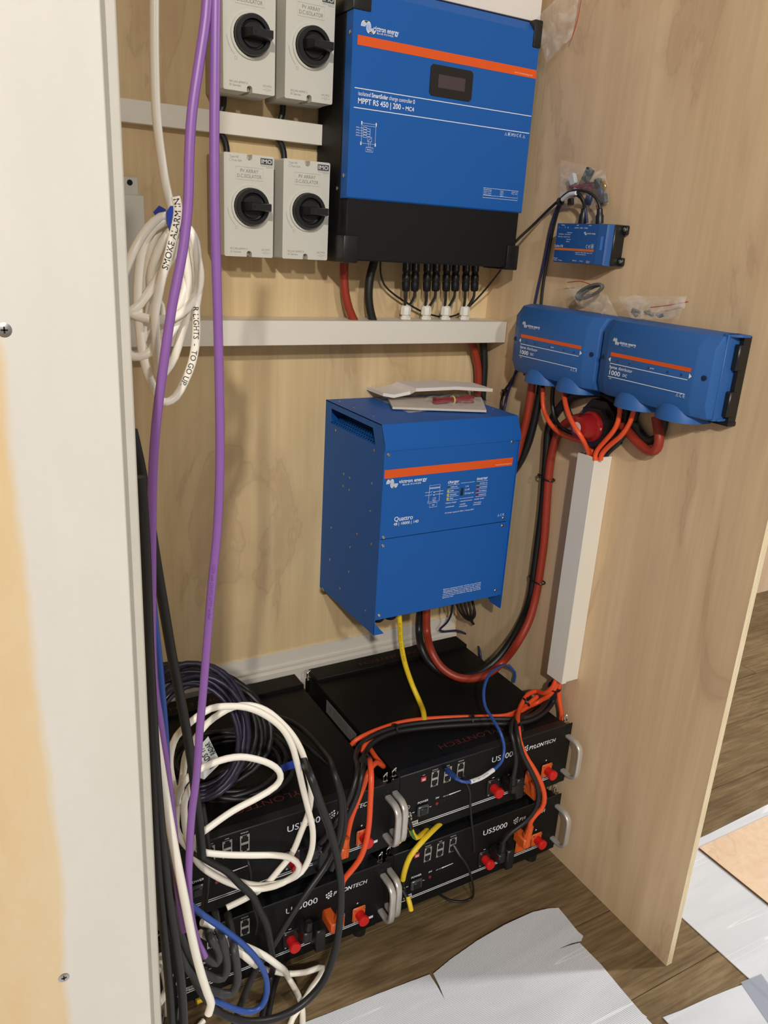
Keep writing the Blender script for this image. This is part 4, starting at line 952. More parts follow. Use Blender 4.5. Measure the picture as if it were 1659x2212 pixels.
# white glands and solar connectors
for i, gx in enumerate((875, 919, 961, 1002)):
    b = at(gx, 690, 'y', -.050); b.z = 1.2503
    t = thing('cable_gland', 'white hexagonal cable gland on the trunking, %s' % ('first from the left, under the leftmost connector pair', 'second from the left', 'third from the left', 'fourth from the left, nearest the corner')[i], 'cable gland', b, 'white glands on the trunking')
    f = Frame(b, (1,0,0), (0,0,1), (0,-1,0))
    MB(f).lathe((0,0,0), (0,1,0), [(.0125,0),(.0125,.0055),(.0095,.0060),(.0095,.009)], 6).build('lock_nut', PVCG, t)
    MB(f).lathe((0,.009,0), (0,1,0), [(.0100,0),(.0122,.0020),(.0122,.0165),(.0108,.0205),(.0075,.0225),(.0070,.0215)], 8).build('dome_nut', PVCG, t)
    for k, cx in enumerate(((879, 898), (924, 943), (966, 985), (1008, 1027))[i]):
        top = at(cx, 566, 'y', -.060); bot = at(cx-2.5, 628, 'y', -.060); d = (top-bot).normalized()
        t2 = thing('solar_connector', 'black solar plug hanging under the charge controller, %s of the %s pair' % (('left', 'right')[k], ('first', 'second', 'third', 'fourth')[i]), 'connector', bot, 'black solar connectors in a row')
        L_ = (top-bot).length
        m = MB(); m.lathe(bot, d, [(.0060,.001),(.0062,.012),(.0082,.013),(.0082,.020),(.0095,.022),(.0095,.034),(.0078,.036),(.0078,L_*.66),(.0092,L_*.68),(.0092,L_+.012)], 14); m.build('body', BLACKP, t2)
        m = MB(); m.lathe(bot, d, [(.0072,-.001),(.0092,.002),(.0096,.018),(.0085,.0195)], 8); m.build('nut', BLACK, t2)
        m = MB(Frame(bot + d*.045 + Vector((-.002,-.0094,0)), d, Vector((-1,0,0)), Vector((0,-1,0)))); text(m, 'DO NOT OPEN', 0, 0, .0026, 0, .026, .01); m.print_('lettering', WHITEP, t2)
        m = MB(); m.tube(spline([bot + d*.004, bot - d*.012, b.lerp(bot,.35) + Vector(((-.003,.003)[k]*.6,0,.008)), b + Vector(((-.0025,.0025)[k],0,.022)), b + Vector(((-.0025,.0025)[k],0,.005))], .006), .0031, 8); m.build('lead', BLACKR, t2)
cable('thin_black_lead', 'thin black lead sagging behind the white glands under the charge controller', [(822,562),(822,590),(830,615),(850,635),(880,655),(905,670),(935,681),(960,685),(985,681),(1010,665,-.03),(1040,635,-.055),(1065,605,-.085),(1084,580,-.115),(1090,570,-.125)], .0022, BLACKR, 'y', -.024, n=8)
cable('pv_cable', 'black lead between trunking and upper left isolator, behind the purple cable', [(482,180),(483,205),(482,228),(476,245)], .0062, BLACKR, 'y', -.016, group='black isolator leads', n=8)
cable('pv_cable', 'black lead between trunking and upper right isolator', [(609,205),(611,225),(610,245),(604,262)], .0062, BLACKR, 'y', -.016, group='black isolator leads', n=8)
cable('pv_cable', 'black lead from trunking down to the lower left isolator', [(474,285),(484,300),(489,318),(490,340)], .0062, BLACKR, 'y', -.016, group='black isolator leads', n=8)
cable('pv_cable', 'black lead from trunking down to the lower right isolator', [(600,298),(609,315),(613,330),(614,352)], .0062, BLACKR, 'y', -.016, group='black isolator leads', n=8)

# hub leads
cable('data_lead', 'black data lead from the charge controller over to the hub socket', [(1112,524,'x',-.042),(1122,514,'x',-.038),(1150,488,'x',-.022),(1180,458,'x',-.016),(1206,434,'x',-.022),(1230,415,'x',-.034),(1249,417,'x',-.040),(1260,432,'x',-.036),(1262,450,'x',-.030)], .0030, BLACKR, 'x', -.025, n=8)
cable('network_lead', 'dark blue lead from the hub down behind the left distributor to the inverter', [(1268,482,'x',-.022),(1264,450,'x',-.028),(1255,428,'x',-.034),(1236,418,'x',-.036),(1214,431,'x',-.028),(1203,450,'x',-.018),(1190,490,'x',-.010),(1176,560),(1163,620),(1150,680),(1135,740),(1118,790),(1106,825),(1097,850),(1092,872),(1088,890,'x',-.015)], .0030, NAVYC, 'x', -.0065, n=8)
cable('network_lead', 'black lead from the hub plug down behind the left distributor', [(1296,470,'x',-.026),(1296,448,'x',-.028),(1288,428,'x',-.032),(1268,414,'x',-.038),(1240,412,'x',-.040),(1218,430,'x',-.030),(1207,452,'x',-.020),(1194,500,'x',-.010),(1182,560),(1173,620),(1166,680),(1150,740),(1120,795),(1101,828),(1088,848),(1083,872),(1085,892,'x',-.015)], .0030, BLACKR, 'x', -.0055, n=8)
for (px, py, qx, qy), lb_ in (((1257,482,1262,450), 'black plug in the hub top, left of two'), ((1295,482,1296,450), 'black plug in the hub top, right of two')):
    a, b = at(px, py, 'x', -.026), at(qx, qy, 'x', -.028); d = b-a
    m = MB(); m.lathe(a, d, [(.0078,-.001),(.0078,d.length*.5),(.0062,d.length*.62),(.0055,d.length*.95),(.0035,d.length)], 12); tag(m.build('hub_plug', BLACKP), lb_, 'plug', 'black plugs in the hub')
P = spline(pts([(1215,431,'x',-.0335),(1230,420,'x',-.0395),(1245,417,'x',-.042)]), .004); m = MB(); m.tube(P, .0042, 10)
tag(m.build('cable_marker', mat('white_marker', (226,226,228), .5)), 'white marker sleeve on the leads arching above the hub', 'marker')
c = at(1210, 436, 'x', -.026); tie('black tie round the leads left of the hub', c, at(1203,450,'x',-.018)-c, .0075, .005)
c = at(1092, 845, 'x', -.012); tie('black tie round the blue and black leads under the left distributor', c, at(1088,860,'x',-.012)-c, .0068, .005, (0,1,0))

# distributor leads down to the upright trunking (orange) and battery switch loops
g = 'orange leads into the upright trunking'
cable('orange_cable', 'orange lead curving from the left distributor under its first hood into the upright trunking', Q([(172,-10),(168,60),(172,180),(200,290),(260,400),(340,480),(440,535),(560,575),(640,600),(700,650),(730,720),(745,800)], 1140, 840, 5.184), .0051, ORANGEC, 'x', -.036, group=g)
cable('orange_cable', 'orange lead from the left distributor crossing in front of the red switch knob', Q([(405,10,-.055),(408,80,-.062),(430,200,-.078),(480,340,-.092),(540,450,-.097),(600,540,-.092),(650,640,-.070),(680,720,-.045),(690,800,-.036)], 1140, 840, 5.184), .0051, ORANGEC, 'x', -.058, group=g)
cable('orange_cable', 'orange lead from the front distributor into the upright trunking, inner of two', Q([(1035,190),(1025,300),(990,420),(930,510),(850,600),(790,670),(760,730),(755,800)], 1140, 840, 5.184), .0051, ORANGEC, 'x', -.046, group=g)
cable('orange_cable', 'orange lead from the front distributor into the upright trunking, outer of two', Q([(1190,230),(1160,340),(1110,440),(1030,540),(930,620),(860,690),(825,740),(815,800)], 1140, 840, 5.184), .0051, ORANGEC, 'x', -.040, group=g)
g = 'black leads into the upright trunking'
cable('black_cable', 'black lead curving from the left distributor behind the orange ones', Q([(285,-20),(276,60),(276,180),(290,280),(330,380),(400,450),(480,490),(560,520),(640,580),(690,660),(715,740),(725,800)], 1140, 840, 5.184), .0048, BLACKR, 'x', -.022, group=g)
cable('black_cable', 'black lead hidden behind the orange lead in front of the knob', Q([(450,20),(455,100),(450,200),(500,330),(590,480),(660,600),(700,700),(712,800)], 1140, 840, 5.184), .0048, BLACKR, 'x', -.013, group=g)
cable('black_cable', 'black lead from the front distributor between its two orange leads', Q([(1105,220),(1090,340),(1050,460),(970,570),(890,660),(850,730),(840,800)], 1140, 840, 5.184), .0048, BLACKR, 'x', -.020, group=g)
cable('black_cable', 'black lead from the front distributor outside its orange leads', Q([(1235,240),(1210,330),(1130,460),(1030,580),(950,670),(890,730),(860,800)], 1140, 840, 5.184), .0048, BLACKR, 'x', -.012, group=g)
# big loops
cable('power_cable', 'thick red cable looping from the front distributor back to the battery switch', Q([(1440,310),(1455,420),(1470,540),(1462,630),(1420,690),(1360,695),(1280,650),(1200,570),(1130,490),(1070,420),(1000,380)], 1140, 840, 5.184), .0096, REDC, 'x', -.022)
cable('power_cable', 'thick black cable looping under the front distributor behind the red loop', Q([(1525,330),(1510,430),(1470,530),(1400,580),(1330,575),(1270,510),(1215,430),(1150,330),(1050,220)], 1140, 840, 5.184), .0092, BLACKR, 'x', -.0105)
cable('power_cable', 'thick red cable running from the battery switch down the panel and up under the inverter', [(1262,902,'x',-.030),(1240,905,'x',-.024),(1215,922),(1200,950),(1190,990),(1184,1040),(1180,1100),(1175,1170),(1167,1230),(1158,1285),(1143,1340,'x',-.030),(1120,1385,'x',-.055),(1088,1428,'z',.452),(1055,1455,'z',.428),(1020,1466,'z',.422),(985,1462,'z',.427),(952,1440,'z',.445),(931,1405,'z',.478),(922,1365,'y',-.165),(921,1330,'y',-.160),(921,1300,'y',-.155)], .0098, REDC, 'x', -.0125)
cable('power_cable', 'thick black cable running beside the red one down the panel and up under the inverter', [(1350,905,'x',-.010),(1330,870),(1300,850),(1265,850),(1230,862),(1203,890),(1186,925),(1181,980),(1177,1040),(1171,1110),(1162,1180),(1154,1240),(1146,1290),(1128,1340),(1104,1385,'x',-.032),(1072,1426,'z',.446),(1040,1450,'z',.421),(1000,1464,'z',.412),(962,1456,'z',.414),(930,1433,'z',.432),(911,1400,'z',.466),(905,1360,'y',-.135),(907,1325,'y',-.132),(911,1295,'y',-.13)], .0096, BLACKR, 'x', -.0108)
for px, py, lb_ in ((1181,1033,'black tie round the thick red and black cables, upper on the panel'), (1161,1254,'black tie round the thick red and black cables, lower on the panel')):
    c = at(px, py, 'x', -.012); d = at(px-3, py+20, 'x', -.012)-c; d.normalize(); a = Vector((-1,0,0)); b = d.cross(a)
    m = MB(); m.tube([c + b*(.0215*math.copysign(abs(math.cos(k*.3142))**.7, math.cos(k*.3142))) + a*(.0118*math.copysign(abs(math.sin(k*.3142))**.7, math.sin(k*.3142))) for k in range(20)], .0016, 6, True); h = c - b*.0225*(1 if b.y < 0 else -1)
    m.tube([h, h + Vector((-.004,.005,.001))], .0032, 6); tag(m.build('cable_tie', BLACKP), lb_, 'cable tie', 'black cable ties')

# under the inverter
yc = spline(pts([(862,1325,'y',-.235),(864,1350,'y',-.235),(866,1385,'y',-.235),(874,1430,'y',-.245),(890,1478,'y',-.26),(906,1515,'y',-.29),(915,1540,'z',.408),(917,1556,'z',.4045),(919,1563,'z',.403)]), .010)
m = MB(); m.tube(yc, .0062, 12); yo = tag(m.build('yellow_cable', YELLOWC, smooth=60), 'yellow printed cable hanging from a black gland under the inverter', 'cable')
m = MB(); text_on_path(m, yc, .022, 'IEC 60502-1  0.6/1KV  CCA  6mm2  ROHS', .0040, .0062, CAM); m.print_('printing', mat('brown_print', (110, 84, 20), .5), yo)
m, pth = multi('coiled_lead', 'dark blue lead coiled up under the inverter', 'cable', [[Vector((-.215 + .045*math.cos(k*.35), -.14 + .012*math.sin(k*.9), .600 + .030*math.sin(k*.35) + .002*i)) for k in range(18)] for i in range(3)], .0034, NAVYC)
cable('network_lead', 'thin dark blue lead from the coil under the inverter resting on the rail', [(978,1300,'y',-.10),(976,1320,'y',-.10),(965,1345,'y',-.06),(950,1361,'y',-.035),(960,1364,'y',-.040),(985,1362,'y',-.045),(1008,1370,'y',-.050),(1026,1385,'y',-.055),(1036,1405,'x',-.012),(1040,1430,'x',-.012)], .0030, NAVYC, n=8)
tp_ = [at(988+i*7, 1300, 'y', -.10) for i in range(5)]
m, pth = multi('coiled_lead', 'black lead folded up and hanging under the right end of the inverter', 'cable', [[at(984+i*9,1296,'y',-.10-.004*i), at(990+i*8.5,1315,'y',-.11-.004*i), at(1002+i*5,1332,'y',-.115-.003*i), at(1014+i*1.5,1340,'y',-.115)] for i in range(5)] + [[at(1014,1338,'y',-.115), at(1024,1334,'y',-.115), at(1026,1322,'y',-.12), at(1020,1300,'y',-.12)]], .0031, BLACKR)
a, b = at(1016,1338,'y',-.114), at(1023,1348,'y',-.112); m = MB(); m.cyl(a, b, .0040, .0036, 10); tag(m.build('lead_end', BLACKP), 'black plug at the tip of the folded lead under the inverter', 'plug')
cable('thin_blue_lead', 'blue lead end peeping out beside the right battery stack near the panel', [(1098,1436,'x',-.03),(1108,1446,'x',-.02),(1113,1460,'x',-.012),(1110,1474,'x',-.012)], .0030, BLUEC, n=8)
# blue patch cable on the right stack
pc = spline(pts([(1110,1472,'x',-.012),(1112,1452,'x',-.016),(1098,1440,'x',-.035),(1075,1443,'y',-.36),(1054,1462,'y',-.40),(1045,1492,'y',-.43),(1048,1525,'y',-.46),(1066,1556,'y',-.50),(1082,1585,'y',-.535),(1089,1615,'y',-.545),(1085,1642,'y',-.555),(1066,1663,'y',-.565),(1040,1680,'y',-.57),(1014,1689,'y',-.57),(998,1688,'y',-.565),(986,1682,'y',-.555)]), .010)
m = MB(); m.tube(pc, .0034, 10); pco = tag(m.build('patch_cable', BLUEC, smooth=60), 'blue network cable arching onto the upper right battery front', 'cable')
a, b = at(986,1682,'y',-.556), at(966,1664,'y',-.512); m = MB(); m.lathe(a, b-a, [(.0036,-.002),(.0048,.004),(.0058,.018),(.0062,.030),(.0062,(b-a).length)], 10); m.build('plug', BLUEC, pco)
sl = spline(pts([(1066,1663,'y',-.565),(1040,1680,'y',-.57),(1016,1689,'y',-.57)]), .004); m = MB(); m.tube(sl, .0046, 12); s_ = m.build('marker_sleeve', mat('white_marker', (226,226,228), .5), pco)
m = MB(); text_on_path(m, sl[::-1], .004, 'BATTERY COMMS', .0036, .0046, CAM); m.print_('printing', INK, s_)
# thin black comms lead between the two right batteries
cable('thin_black_lead', 'thin black lead from the third port of the upper right battery hanging down', [(1000,1676,'y',-.512),(1006,1690,'y',-.528),(1014,1706,'y',-.532),(1016,1740,'y',-.530),(1019,1780,'y',-.528),(1023,1815,'y',-.526),(1024,1840,'y',-.520)], .0026, BLACKR, n=8)
a, b = at(1000,1674,'y',-.510), at(1010,1700,'y',-.530); m = MB(); m.lathe(a, b-a, [(.0058,0),(.0058,.012),(.0034,(b-a).length)], 10); tag(m.build('network_plug', BLACKP), 'black plug in the third port of the upper right battery', 'plug')
cable('thin_black_lead', 'thin black lead from the lower right battery looping on the floor', [(983,1832,'y',-.510),(995,1850,'y',-.530),(1008,1868,'y',-.535),(1018,1895,'y',-.535),(1023,1925,'y',-.535),(1018,1941,'z',.004),(1000,1948,'z',.003),(975,1946,'z',.003),(955,1936,'z',.003),(944,1928,'z',.003)], .0026, BLACKR, n=8)
a, b = at(980,1826,'y',-.510), at(994,1850,'y',-.530); m = MB(); m.lathe(a, b-a, [(.0058,0),(.0058,.012),(.0034,(b-a).length)], 10); tag(m.build('network_plug', BLACKP), 'black plug in the third port of the lower right battery', 'plug')
# earth leads
def earth(label, L, r, extra=None, ring=None):
    o = cable('earth_lead', label, L, r, YELLOWC, n=10)
    if ring:
        a, b = at(*ring[0]), at(*ring[1]); m = MB(); m.tube(spline([a, a.lerp(b,.5), b], .005), .0052, 10); m.build('heat_shrink', BLACKP, o)
    return o
earth('yellow earth lead arching down from the gap to the lower right battery stud', [(952,1778,'y',-.500),(934,1795,'y',-.522),(908,1822,'y',-.540),(886,1850,'y',-.545),(875,1878,'y',-.540),(870,1900,'y',-.532)], .0058, ring=((871,1893,'y',-.535),(869,1914,'y',-.524)))
earth('short yellow earth lead curving behind the aluminium handle of the upper right battery', [(852,1822,'y',-.535),(862,1817,'y',-.545),(871,1805,'y',-.545),(874,1790,'y',-.540)], .0054, ring=((874,1796,'y',-.541),(877,1770,'y',-.528)))
gl = earth('green and yellow earth lead hooked under the upper right battery stud', [(886,1786,'y',-.535),(891,1800,'y',-.540),(899,1809,'y',-.538),(910,1803,'y',-.525),(922,1792,'y',-.505)], .0054, ring=((881,1768,'y',-.528),(888,1792,'y',-.538)))
m = MB(); m.tube([p + Vector((-.0022,-.0036,0)) for p in spline(pts([(888,1790,'y',-.5375),(892,1801,'y',-.540),(897,1807,'y',-.538)]), .005)], .0030, 8); m.build('green_stripe', GREENC, gl)
earth('yellow stub of earth lead pointing down to the floor from the lower right battery stud', [(881,1938,'y',-.535),(885,1952,'y',-.545),(888,1966,'y',-.550)], .0054, ring=((869,1922,'y',-.522),(882,1946,'y',-.538)))
earth('yellow stub under the lower left battery', [(424,2164,'z',.02),(436,2158,'z',.02),(446,2154,'z',.022)], .0060)

# orange and black battery leads from the foot of the upright trunking
g = 'orange battery leads'
cable('orange_cable', 'orange lead sweeping from the upright trunking down to the lower right battery plug', [(1209,1455,'x',-.030),(1203,1478,'x',-.030),(1188,1500,'x',-.038),(1160,1518,'y',-.415),(1135,1530,'y',-.43),(1120,1545,'y',-.45),(1117,1568,'y',-.49),(1122,1598,'y',-.53),(1135,1632,'y',-.55),(1155,1664,'y',-.56),(1170,1695,'y',-.565),(1176,1722,'y',-.565),(1171,1745,'y',-.56),(1157,1760,'y',-.555),(1147,1774,'y',-.55),(1143,1790,'y',-.545)], .0056, ORANGEC, group=g)
cable('orange_cable', 'orange lead curling tightly beside the upright trunking foot onto the right stack', [(1203,1460,'x',-.040),(1195,1482,'x',-.044),(1178,1497,'x',-.05),(1158,1493,'y',-.40),(1140,1500,'y',-.405),(1130,1515,'y',-.42),(1122,1532,'y',-.44),(1118,1552,'y',-.478),(1120,1575,'y',-.512),(1124,1610,'y',-.530),(1134,1640,'y',-.535),(1148,1668,'y',-.535),(1152,1690,'y',-.530)], .0054, ORANGEC, group=g)
cable('orange_cable', 'short orange lead dropping straight down between the right stack and the panel', [(1212,1462,'x',-.020),(1207,1490,'x',-.018),(1208,1512,'x',-.016),(1212,1535,'x',-.014),(1212,1560,'x',-.012)], .0054, ORANGEC, group=g)
cable('orange_cable', 'orange lead lying along the back of the black bundle across the right stack top', [(1160,1505,'z',.415),(1125,1532,'z',.408),(1095,1545,'z',.4045),(1050,1548,'z',.4040),(1000,1549,'z',.4040),(950,1551,'z',.4040),(900,1555,'z',.4040),(860,1562,'z',.4040),(825,1573,'z',.404),(795,1585,'z',.403),(770,1598,'z',.398),(758,1610,'z',.385),(752,1625,'z',.36)], .0052, ORANGEC, group=g)
cable('orange_cable', 'long orange lead from the bundle down the gap to the lower left battery', [(1120,1546,'z',.403),(1060,1556,'z',.402),(1000,1560,'z',.402),(930,1566,'z',.402),(870,1574,'z',.402),(835,1580,'z',.403),(808,1591,'z',.404),(791,1606,'z',.402),(784,1622,'z',.400),(790,1636,'y',-.40),(800,1650,'y',-.53),(802,1680,'y',-.555),(800,1730,'y',-.565),(797,1780,'y',-.57),(790,1822,'y',-.575),(776,1858,'y',-.575),(755,1885,'y',-.57),(741,1903,'y',-.565),(738,1930,'y',-.56),(735,1958,'y',-.55),(731,1980,'y',-.545)], .0056, ORANGEC, group=g)
cable('orange_cable', 'orange lead deep in the gap between the stacks, behind the long one', [(800,1618,'y',-.40),(815,1640,'y',-.445),(828,1655,'y',-.47),(812,1648,'y',-.50),(796,1668,'y',-.522),(785,1700,'y',-.526),(770,1738,'y',-.527),(760,1765,'y',-.527),(752,1800,'y',-.527),(748,1830,'y',-.527)], .0052, ORANGEC, group=g)
g = 'black battery leads'
cable('black_cable', 'black lead of the bundle lying across the right stack, rear of the pair', [(1196,1470,'x',-.020),(1185,1510,'x',-.03),(1150,1545,'z',.412),(1110,1553,'z',.411),(1060,1553,'z',.412),(1000,1555,'z',.412),(930,1560,'z',.412),(880,1566,'z',.412),(845,1574,'z',.412),(815,1585,'z',.411),(790,1599,'z',.408),(775,1615,'z',.402),(768,1640,'y',-.46),(772,1665,'y',-.53),(764,1700,'y',-.545),(745,1745,'y',-.55),(722,1780,'y',-.555),(705,1805,'y',-.55),(688,1825,'y',-.545)], .0056, BLACKR, group=g)
cable('black_cable', 'black lead of the bundle lying across the right stack, front of the pair', [(1202,1470,'x',-.014),(1195,1515,'x',-.02),(1155,1553,'z',.403),(1110,1563,'z',.404),(1060,1563,'z',.405),(1000,1566,'z',.406),(930,1571,'z',.406),(880,1577,'z',.406),(850,1583,'z',.407),(822,1594,'z',.407),(802,1608,'z',.405),(790,1624,'z',.402),(784,1640,'y',-.45),(782,1670,'y',-.54),(772,1715,'y',-.55),(755,1755,'y',-.555),(735,1790,'y',-.555),(715,1815,'y',-.55),(700,1840,'y',-.545)], .0056, BLACKR, group=g)
cable('black_cable', 'black lead dropping to the negative plug of the upper right battery', [(1160,1520,'y',-.40),(1130,1540,'y',-.44),(1110,1556,'y',-.475),(1104,1580,'y',-.515),(1110,1605,'y',-.53),(1115,1635,'y',-.540),(1112,1662,'y',-.545),(1108,1682,'y',-.545)], .0052, BLACKR, group=g)
cable('black_cable', 'black lead sweeping beside the orange one to the lower right battery', [(1165,1525,'y',-.40),(1135,1545,'y',-.45),(1116,1560,'y',-.49),(1118,1590,'y',-.535),(1127,1625,'y',-.55),(1143,1658,'y',-.56),(1158,1690,'y',-.565),(1163,1718,'y',-.565),(1156,1748,'y',-.56),(1138,1772,'y',-.555),(1118,1788,'y',-.55),(1098,1803,'y',-.545),(1085,1822,'y',-.54)], .0052, BLACKR, group=g)
m = MB(); 
for i in range(4): m.tube(spline(pts([(1205-3*i,1470,'x',-.012-.004*i),(1200-5*i,1500,'x',-.018-.004*i),(1180-4*i,1530+2*i,'x',-.03),(1150-3*i,1550+3*i,'z',.403)]), .01), .0048, 8)
tag(m.build('black_cable_bunch', BLACKR, smooth=60), 'bunch of black leads curving from the upright trunking foot', 'cable', kind='stuff')
for (px, py, ax, v), (qx, qy), r, lb_ in (((1018,1556,'z',.408), (1000,1557), .0125, 'black tie round the bundle in the middle of the right stack'), ((853,1576,'z',.409), (835,1580), .0125, 'black tie round the bundle at its left bend'), ((1136,1517,'y',-.422), (1126,1526), .0110, 'black tie round the orange leads beside the trunking foot'), ((1198,1484,'x',-.026), (1193,1494), .0150, 'black tie round the leads just under the trunking foot'), ((1118,1573,'y',-.505), (1119,1590), .0125, 'black tie round the leads at the front edge of the right stack'), ((790,1642,'y',-.50), (792,1658), .0125, 'black tie round the leads entering the gap between the stacks')):
    c = at(px, py, ax, v); d = at(qx, qy, ax, v)-c; tie(lb_, c, d, r, .004, (0,-.4,1))
# plugs on the battery fronts
def dc_plug(label, px, py, y, m, px2, py2, y2, r=.0085):
    a, b = at(px, py, 'y', y), at(px2, py2, 'y', y2)
    t = thing('battery_plug', label, 'plug', b, 'battery plugs')
    mb = MB(); d = a-b; mb.lathe(b, d, [(r*.6,-.001),(r*1.05,.0),(r*1.05,d.length*.46),(r*1.12,d.length*.47),(r*1.12,d.length*.53),(r*.92,d.length*.54),(r*.8,d.length*.98),(r*.62,d.length)], 8); mb.build('plug_body', m, t)
    q = Vector((b.x, -.507, b.z+.004)); mb = MB(); mb.box(b.x-r*1.15, b.x+r*1.15, b.y-r*.9, -.5085, b.z-.004, b.z+r*2.4, .003); mb.build('elbow', m, t); return t
dc_plug('orange right-angle plug on the lower right battery', 1146, 1783, -.545, ORPLATE, 1134, 1826, -.540, .0095)
dc_plug('orange right-angle plug on the upper right battery, half hidden behind leads', 1152, 1690, -.540, ORPLATE, 1156, 1722, -.540, .0085)
dc_plug('black right-angle plug on the upper right battery', 1108, 1680, -.545, BLACKP, 1107, 1708, -.540, .0085)
dc_plug('black right-angle plug on the lower right battery', 1086, 1820, -.540, BLACKP, 1080, 1858, -.540, .0085)
dc_plug('orange plug on the upper left battery behind crossing leads', 748, 1810, -.548, ORPLATE, 741, 1848, -.550, .0090)
dc_plug('orange plug on the lower left battery behind a grey cable', 733, 1975, -.548, ORPLATE, 722, 2008, -.550, .0090)
dc_plug('black plug on the upper left battery behind the crossing leads', 690, 1825, -.548, BLACKP, 676, 1850, -.550, .0088)
dc_plug('black plug on the lower left battery beside the red cap', 668, 1990, -.546, BLACKP, 662, 2028, -.548, .0088)
# ------------------------------------------------------------------ hanging cables at the left
P1 = [(449,-30),(444,40),(431,130),(415,240),(409,330),(406,440),(395,540),(372,660),(353,790),(339,900),(331,1000),(328,1120),(328,1250),(328,1380),(333,1480),(345,1560),(357,1640),(367,1720),(376,1800),(381,1880),(388,1950),(398,2010)]
P2 = [(466,-30),(465,60),(464,170),(463,300),(464,450),(468,600),(473,800),(475,1000),(469,1150),(458,1260),(448,1380),(440,1480),(432,1570),(424,1680),(414,1760),(409,1850),(407,1920),(413,1980),(425,2030),(442,2066)]
cable('purple_cable', 'purple cable hanging in front, the strand that swings left along the post', P1, .0053, PURPLE, 'y', -.745, group='purple cables hanging in front', n=12)
m = cable('purple_cable', 'purple cable hanging in front, the right strand passing close to the isolators', P2, .0053, PURPLE, 'y', -.745, group='purple cables hanging in front', n=12)
pp = [None, spline(pts(P2, 'y', -.745), .012)]
mb = MB(); text_on_path(mb, pp[1], .62, 'LSZH cat6 23AWG U/FTP  verified', .0036, .0053, CAM); mb.print_('printing', mat('dark_purple_print', (96, 56, 128), .5), m)
# white cable and its tied-up coil
Z4 = lambda L: Q(L, 250, 350, 4.02)
wl = [(333,-20),(333,60),(334,150),(338,250),(347,330),(358,400),(367,440),(374,475)]
coil = [wl,
  Z4([(500,470),(400,480),(270,580),(160,740),(90,900),(40,1080),(50,1230),(135,1315),(250,1352),(380,1365),(500,1345),(620,1275),(700,1180),(732,1070),(722,950),(695,830),(690,700),(650,590),(560,530)]),
  Z4([(480,500),(330,570),(240,720),(205,900),(190,1100),(195,1300),(212,1500),(240,1700),(300,1900),(390,2065),(440,2085),(520,2040),(600,1900),(660,1750),(690,1600),(700,1450),(695,1250),(720,1100),(700,850),(640,600),(540,530)]),
  Z4([(490,540),(360,600),(300,720),(272,900),(262,1100),(275,1300),(300,1500),(330,1700),(350,1830),(380,1860),(440,1830),(520,1690),(560,1500),(610,1300),(650,1050),(640,800),(590,600),(530,540)]),
  Z4([(500,560),(400,680),(335,850),(310,1000),(318,1150),(290,1300),(250,1450),(215,1570),(240,1620),(320,1560),(400,1450),(480,1330),(560,1200),(610,1000),(610,800),(570,620),(530,550)]),
  Z4([(545,540),(560,620),(530,760),(440,920),(330,1060),(200,1230),(110,1300),(60,1360),(60,1500),(100,1640),(160,1690),(250,1665),(400,1560),(520,1430),(600,1280),(640,1100)]),
  Z4([(520,300),(535,360),(540,440),(525,540),(500,640),(470,760),(440,880),(405,990),(370,1150),(340,1320),(350,1500),(360,1700),(365,1820)]),
  Z4([(450,330),(480,420),(490,520),(440,640),(360,790),(320,960),(330,1150),(400,1250),(380,1500),(350,1650)])]
YV = (-.640, -.668, -.662, -.640, -.650, -.660, -.684, -.625); seg = []
for i, L in enumerate(coil):
    P = pts(L, 'y', YV[i]); seg.append([q + Vector((0, .006*math.sin(k*1.1+i), 0)) for k, q in enumerate(P)] if i not in (0, 2, 6) else P)
neck = at(384, 480, 'y', -.645)
chain = seg[0] + seg[1] + seg[2] + seg[3] + seg[4] + seg[5] + [neck] + seg[7][2:] + seg[6][::-1]
path = spline(chain, .010); mb = MB(); mb.tube(path, .0052, 10)
wc = tag(mb.build('coiled_white_cable', WHITEC, smooth=60), 'white cable hanging from above into a tied coil beside the left post', 'cable')
up = spline(seg[6][::-1], .008); dn = spline(seg[2][::-1], .008); mb = MB()
text_on_path(mb, up, s_at(up, at(250+412/4.02, 350+960/4.02, 'y', -.684)), 'SMOKE ALARM IN', .0070, .0056, CAM)
mb.print_('handwriting', INK, wc); mb = MB()
text_on_path(mb, dn, s_at(dn, at(250+690/4.02, 350+1235/4.02, 'y', -.662)), 'R LIGHTS  -  TO GO UP.', .0066, .0056, CAM)
mb.print_('handwriting', INK, wc)
c = at(381, 472, 'y', -.672); mb = MB(); mb.loft([[c + Vector((.0125*sx*math.cos(a), -.003+.010*math.sin(a), h)) for a in [2*math.pi*k/10 for k in range(10)]] for h, sx in ((-.014,.7),(-.006,1.0),(.006,1.0),(.013,.6))])
tag(mb.build('blue_tape', TAPEB, smooth=50), 'blue tape wrapped round the neck of the white cable coil', 'tape')
q = [at(331,458,'y',-.650), at(344,444,'y',-.652), at(358,452,'y',-.655), at(360,460,'y',-.655), at(336,466,'y',-.650)]
mb = MB(); mb.add([p + Vector((0,d,0)) for d in (0,.0012) for p in q], [(0,1,2,3,4),(9,8,7,6,5)] + [(i,(i+1)%5,5+(i+1)%5,5+i) for i in range(5)])
tag(mb.build('blue_tape', TAPEB), 'loose end of blue tape sticking out left of the white coil neck', 'tape')

